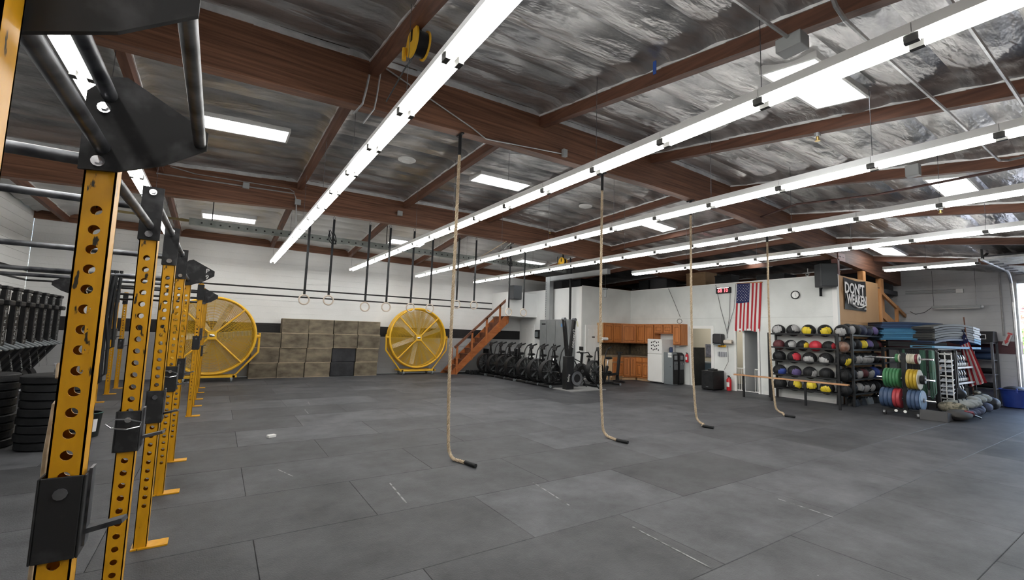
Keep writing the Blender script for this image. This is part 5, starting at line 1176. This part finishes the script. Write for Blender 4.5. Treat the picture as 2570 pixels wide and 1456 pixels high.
# tall shelf against the right wall
ts = thing('tall_shelf', 'tall dark grey shelf with hooded top and rolled mats by the roll-up door', 'shelf', (18.35,3.2,0))
DG = M('shelf_grey', (.085,.09,.10), (.13,.135,.145), scale=4, rough=.5, metal=.3)
for x in (0,.58):
    for y in (0,.62): MB().box(x-.025,x+.025,y-.025,y+.025,0,1.75).build('post', DG, ts)
for z in (.45,.85,1.25,1.74): MB().box(0,.58,0,.62,z-.03,z).build('tier', DG, ts)
MB().prism([(-.03,1.75),(.62,1.75),(.5,2.06),(.1,2.06)],-.03,.65,'y').build('hood', BLK, ts); hs = MB().box(-.0,.012,.10,.52,1.83,1.97).build('sign_plate', WHITE, ts); MB().box(-.006,.0,.12,.28,1.85,1.95).build('sign_panel', BLK, hs); text('sign_text', 'BG', .12, BLK, hs, (-.008,.41,1.90), (pi/2,0,-pi/2))
for k, (z, r_, c) in enumerate(((1.34,.09,MBL[2]),(1.52,.08,MBL[3]),(.93,.08,BLKR),(.53,.08,BLKR))):
    o = thing('rolled_mat', 'rolled %s mat on the tall grey shelf, tier %s' % (('blue','navy','black','dark')[k], ('three upper','three lower','two','one')[k]), 'mat', (18.62,3.51,z), group='rolled mats on the tall shelf'); MB().cyl((0,-.27,0),(0,.27,0),r_,18).build('roll', c, o, smooth=True); MB().lathe([(r_*.3,-.272),(r_*.95,-.272),(r_*.95,-.27),(r_*.3,-.27)],18,(0,0,0),'y').build('roll_end', LBLU if k == 0 else GREY, o)
# blue tub
tb_ = thing('storage_tub', 'round blue plastic tub holding black gear beside the roll-up door', 'tub', (18.25,2.78,0))
MB().lathe([(.001,.01),(.24,0),(.27,.02),(.31,.46),(.335,.47),(.335,.49),(.29,.49),(.25,.04),(.001,.04)],32).build('body', BLUEP, tb_, smooth=True)
for s in (-1,1): MB().bar((s*.30,-.06,.47),(s*.37,-.06,.47),.03,.12).build('grip', BLUEP, tb_)
tag(MB().ball((18.25,2.8,.46),.25,18,10,(1,1,.45)).build('gear_bag', SBK, smooth=True), 'black padded bag sticking out of the blue tub', 'bag')
# wall light, conduit and arrow sign on the right wall
wl = thing('unlit_light', 'unlit hanging fluorescent fixture on the grey block wall', 'ceiling light', (18.7,3.96,2.8)); MB().box(-.06,.06,-.54,.54,-.03,.04).build('housing', GREYL, wl, bev=.01); MB().cyl((-.0,-.52,-.045),(0,.52,-.045),.02,10).build('tube', WHITE, wl)
MB().ball((0,-.56,-.01),.035,10,8).build('end_cap', WHITE, wl)
for y in (-.45,.5): MB().cyl((0,y,.04),(0,y,1.15),.005,5).build('hanging_chain', STEEL, wl)
MB().tube([(0,.54,0),(.1,.75,-.15),(.2,1.0,-.2),(.25,1.15,-.1)],.008,5).build('cord', BLK, wl)
cb = thing('conduit_box', 'grey conduit with end box on the upper right wall', 'conduit', (18.95,0,0)); MB().bar((0,3.93,3.3),(0,5.2,3.3),.03,.05).build('conduit', GREYL, cb); MB().box(-.04,.03,3.82,3.98,3.24,3.36).build('box', WHITE, cb); MB().bar((0,3.98,3.36),(0,5.2,3.37),.02,.02).build('conduit', GREYL, cb)
sg = thing('arrow_sign', 'small tilted red and white arrow sign on the maroon band', 'sign', (18.96,2.98,1.86)); q_ = MB().box(0,.012,-.06,.06,-.2,.2).build('panel', FW_, sg); q_.rotation_euler[0] = .35
r_ = MB().prism([(-.025,.12),(-.025,-.06),(-.05,-.06),(0,-.16),(.05,-.06),(.025,-.06),(.025,.12)],-.006,-.002,'x').build('arrow', REDP, q_); MB().box(-.006,-.002,-.05,.05,.13,.18).build('arrow_bar', REDP, q_)
# ------------------------------------------------------------------ services under the roof
def conduit(label, pts, r=.014, m=None): return tag(MB().tube(pts,r,6).build('conduit', m or GALV), label, 'conduit')
zb = lambda x, Y: roof(x,Y)-.69
conduit('pale conduit along the far beam from the left', [(-1.2,B2-.10,roof(-1,B2)-.3),(1.2,B2-.10,roof(1.2,B2)-.36),(1.25,B2-.10,roof(1.2,B2)-.5),(1.28,B2-.1,zb(1.28,B2)-.35)])
conduit('upper pale conduit along the far beam', [(-1.0,B2-.10,roof(-1,B2)-.12),(-.6,B2-.10,roof(-.6,B2)-.2),(1.1,B2-.10,roof(1.1,B2)-.27),(1.2,B2-.10,roof(1.2,B2)-.33)], .010)
for x, z, d in ((.28,.32,'left'),(1.28,.55,'right, under the purlin'),(3.6,.42,'middle')): 
    tag(MB().box(x-.06,x+.06,B2-.15,B2-.09,roof(x,B2)-z-.06,roof(x,B2)-z+.06).build('junction_box', GREYL, bev=.006), 'grey junction box on the far beam, '+d, 'junction box')
tag(MB().box(4.32,4.40,B1-.15,B1-.09,zb(4.3,B1)+.04,zb(4.3,B1)+.16).build('junction_box', GREYL, bev=.006), 'small grey junction box on the main beam right of the first rope', 'junction box')
conduit('bent pale conduit looping under the main beam, left of two', [(1.30,B1-.12,roof(1.3,B1)-.3),(1.27,B1-.14,zb(1.3,B1)+.18),(1.24,B1-.13,zb(1.3,B1)),(1.16,B1-.05,zb(1.3,B1)-.12)], .013)
conduit('bent pale conduit looping under the main beam, right of two', [(1.44,B1-.12,roof(1.3,B1)-.12),(1.40,B1-.14,zb(1.3,B1)+.14),(1.38,B1-.13,zb(1.3,B1)-.02),(1.28,B1-.05,zb(1.3,B1)-.2)], .010)
conduit('thin pale conduit slanting across the main beam above the first rope', [(1.5,B1-.11,roof(1.5,B1)-.15),(2.72,B1-.11,zb(2.7,B1)+.08),(2.95,B1-.10,zb(2.9,B1)-.02),(4.3,B1-.11,zb(4.3,B1)+.08)], .010)
conduit('grey conduit pipe ending in a junction box at the top of the picture', [(2.2,1.73,4.13),(3.05,1.73,4.13),(3.85,1.72,4.14)], .016)
conduit('grey conduit pipe bending down past the large skylight', [(3.55,1.33,4.25),(3.7,1.33,4.12),(3.85,1.33,4.08),(4.7,1.33,4.09),(6.43,1.32,4.12),(8.45,1.28,4.06),(8.6,1.22,4.08),(8.65,1.0,4.1)], .017)
conduit('grey conduit pipe at upper right running under two purlins', [(3.2,.80,3.99),(4.5,.79,4.0),(5.9,.80,4.03),(6.6,.81,4.04)], .016)
tag(MB().box(3.80,3.96,1.62,1.82,4.04,4.16).build('junction_box', GREYL, bev=.008), 'grey junction box under the purlin at the top of the picture', 'junction box')
tag(MB().box(8.42,8.54,2.08,2.24,4.10,4.27).build('junction_box', GREYL, bev=.008), 'grey junction box on the purlin left of the right-hand skylight', 'junction box')
conduit('dark sprinkler pipe crossing the roof on the right', [(10.2,5.3,4.42),(9.71,4.31,4.40),(9.45,2.91,4.2),(8.59,1.08,3.96),(8.2,.2,3.85)], .020, M('rust_pipe', (.07,.035,.03), rough=.6))
for i, (x, y) in enumerate(((6.48,2.6),(7.93,10.2),(11.04,2.46))):
    t = thing('sprinkler_head', 'small brass sprinkler head, %s' % ('below the front purlin','in front of the far beam','at the right below the last light rows')[i], 'sprinkler', (x,y,roof(x,y)-.262)); MB().cyl((0,0,0),(0,0,-.05),.04,12).build('escutcheon', GALV, t); MB().cyl((0,0,-.05),(0,0,-.10),.018,8).build('nozzle', M('brass', (.5,.36,.12), rough=.35, metal=.8), t); MB().cyl((0,0,-.10),(0,0,-.106),.032,12).build('deflector', M('brass', (.5,.36,.12)), t)
for i, (x, y) in enumerate(((2.83,8.2),(7.65,8.38))):
    t = thing('roof_vent', 'round white vent disc in the foil roof, %s' % ('left of the first rope','between the second and third ropes')[i], 'vent', (x,y,roof(x,y)-.07)); MB().lathe([(.001,-.03),(.13,-.03),(.17,-.01),(.17,.02),(.001,.02)],28).build('disc', WHITE, t, smooth=True); MB().ring((0,0,-.03),.09,.008,'z',24,5).build('ridge', WHITE, t)
def reel(label, x, y, z, drop):
    t = thing('cord_reel', label, 'cord reel', (x,y,z)); 
    MB().cyl((-.06,0,0),(.06,0,0),.12,24).build('drum', BLKP, t, smooth=True); MB().cyl((-.075,0,0),(-.055,0,0),.15,28).build('flange', FANY, t, smooth=True); MB().cyl((.055,0,0),(.07,0,0),.14,28).build('flange', FANY, t, smooth=True)
    MB().box(-.08,-.07,-.02,.02,.0,.12).build('slot', BLK, t); MB().bar((0,0,.1),(0,0,drop),.03,.04).build('bracket', BLK, t); MB().tube([(0,.1,-.05),(-.03,.3,-.12),(-.05,.8,-.25)],.008,5).build('cord', BLK, t); MB().cyl((-.1,.12,-.02),(-.1,.12,-.14),.022,8).build('plug', FANY, t)
reel('yellow and black cord reel hanging under the roof near the first light row', 1.42, 3.95, 4.36, .14)
reel('small yellow cord reel hanging above the electrical cabinet', 9.6, 11.6, 4.05, .35)
tag(MB().box(3.78,3.79,3.05,3.09,roof(3.8,3.05)-.2,roof(3.8,3.05)-.05).build('tape_strip', M('blue_tape', (.03,.10,.4), rough=.6)), 'strip of blue tape on the front purlin', 'tape')
bu_ = thing('pendant_lamp', 'small grey pendant lamp hanging in front of the kitchen wall', 'lamp', (11.5,11.5,3.2)); MB().cyl((0,0,.1),(0,0,1.3),.008,6).build('rod', BLK, bu_); MB().lathe([(.001,.12),(.09,.10),(.095,.06),(.04,.05),(.001,.05)],18).build('cap', GREY, bu_, smooth=True); MB().cyl((0,0,.06),(0,0,-.22),.04,12).build('globe', GREYL, bu_, smooth=True)
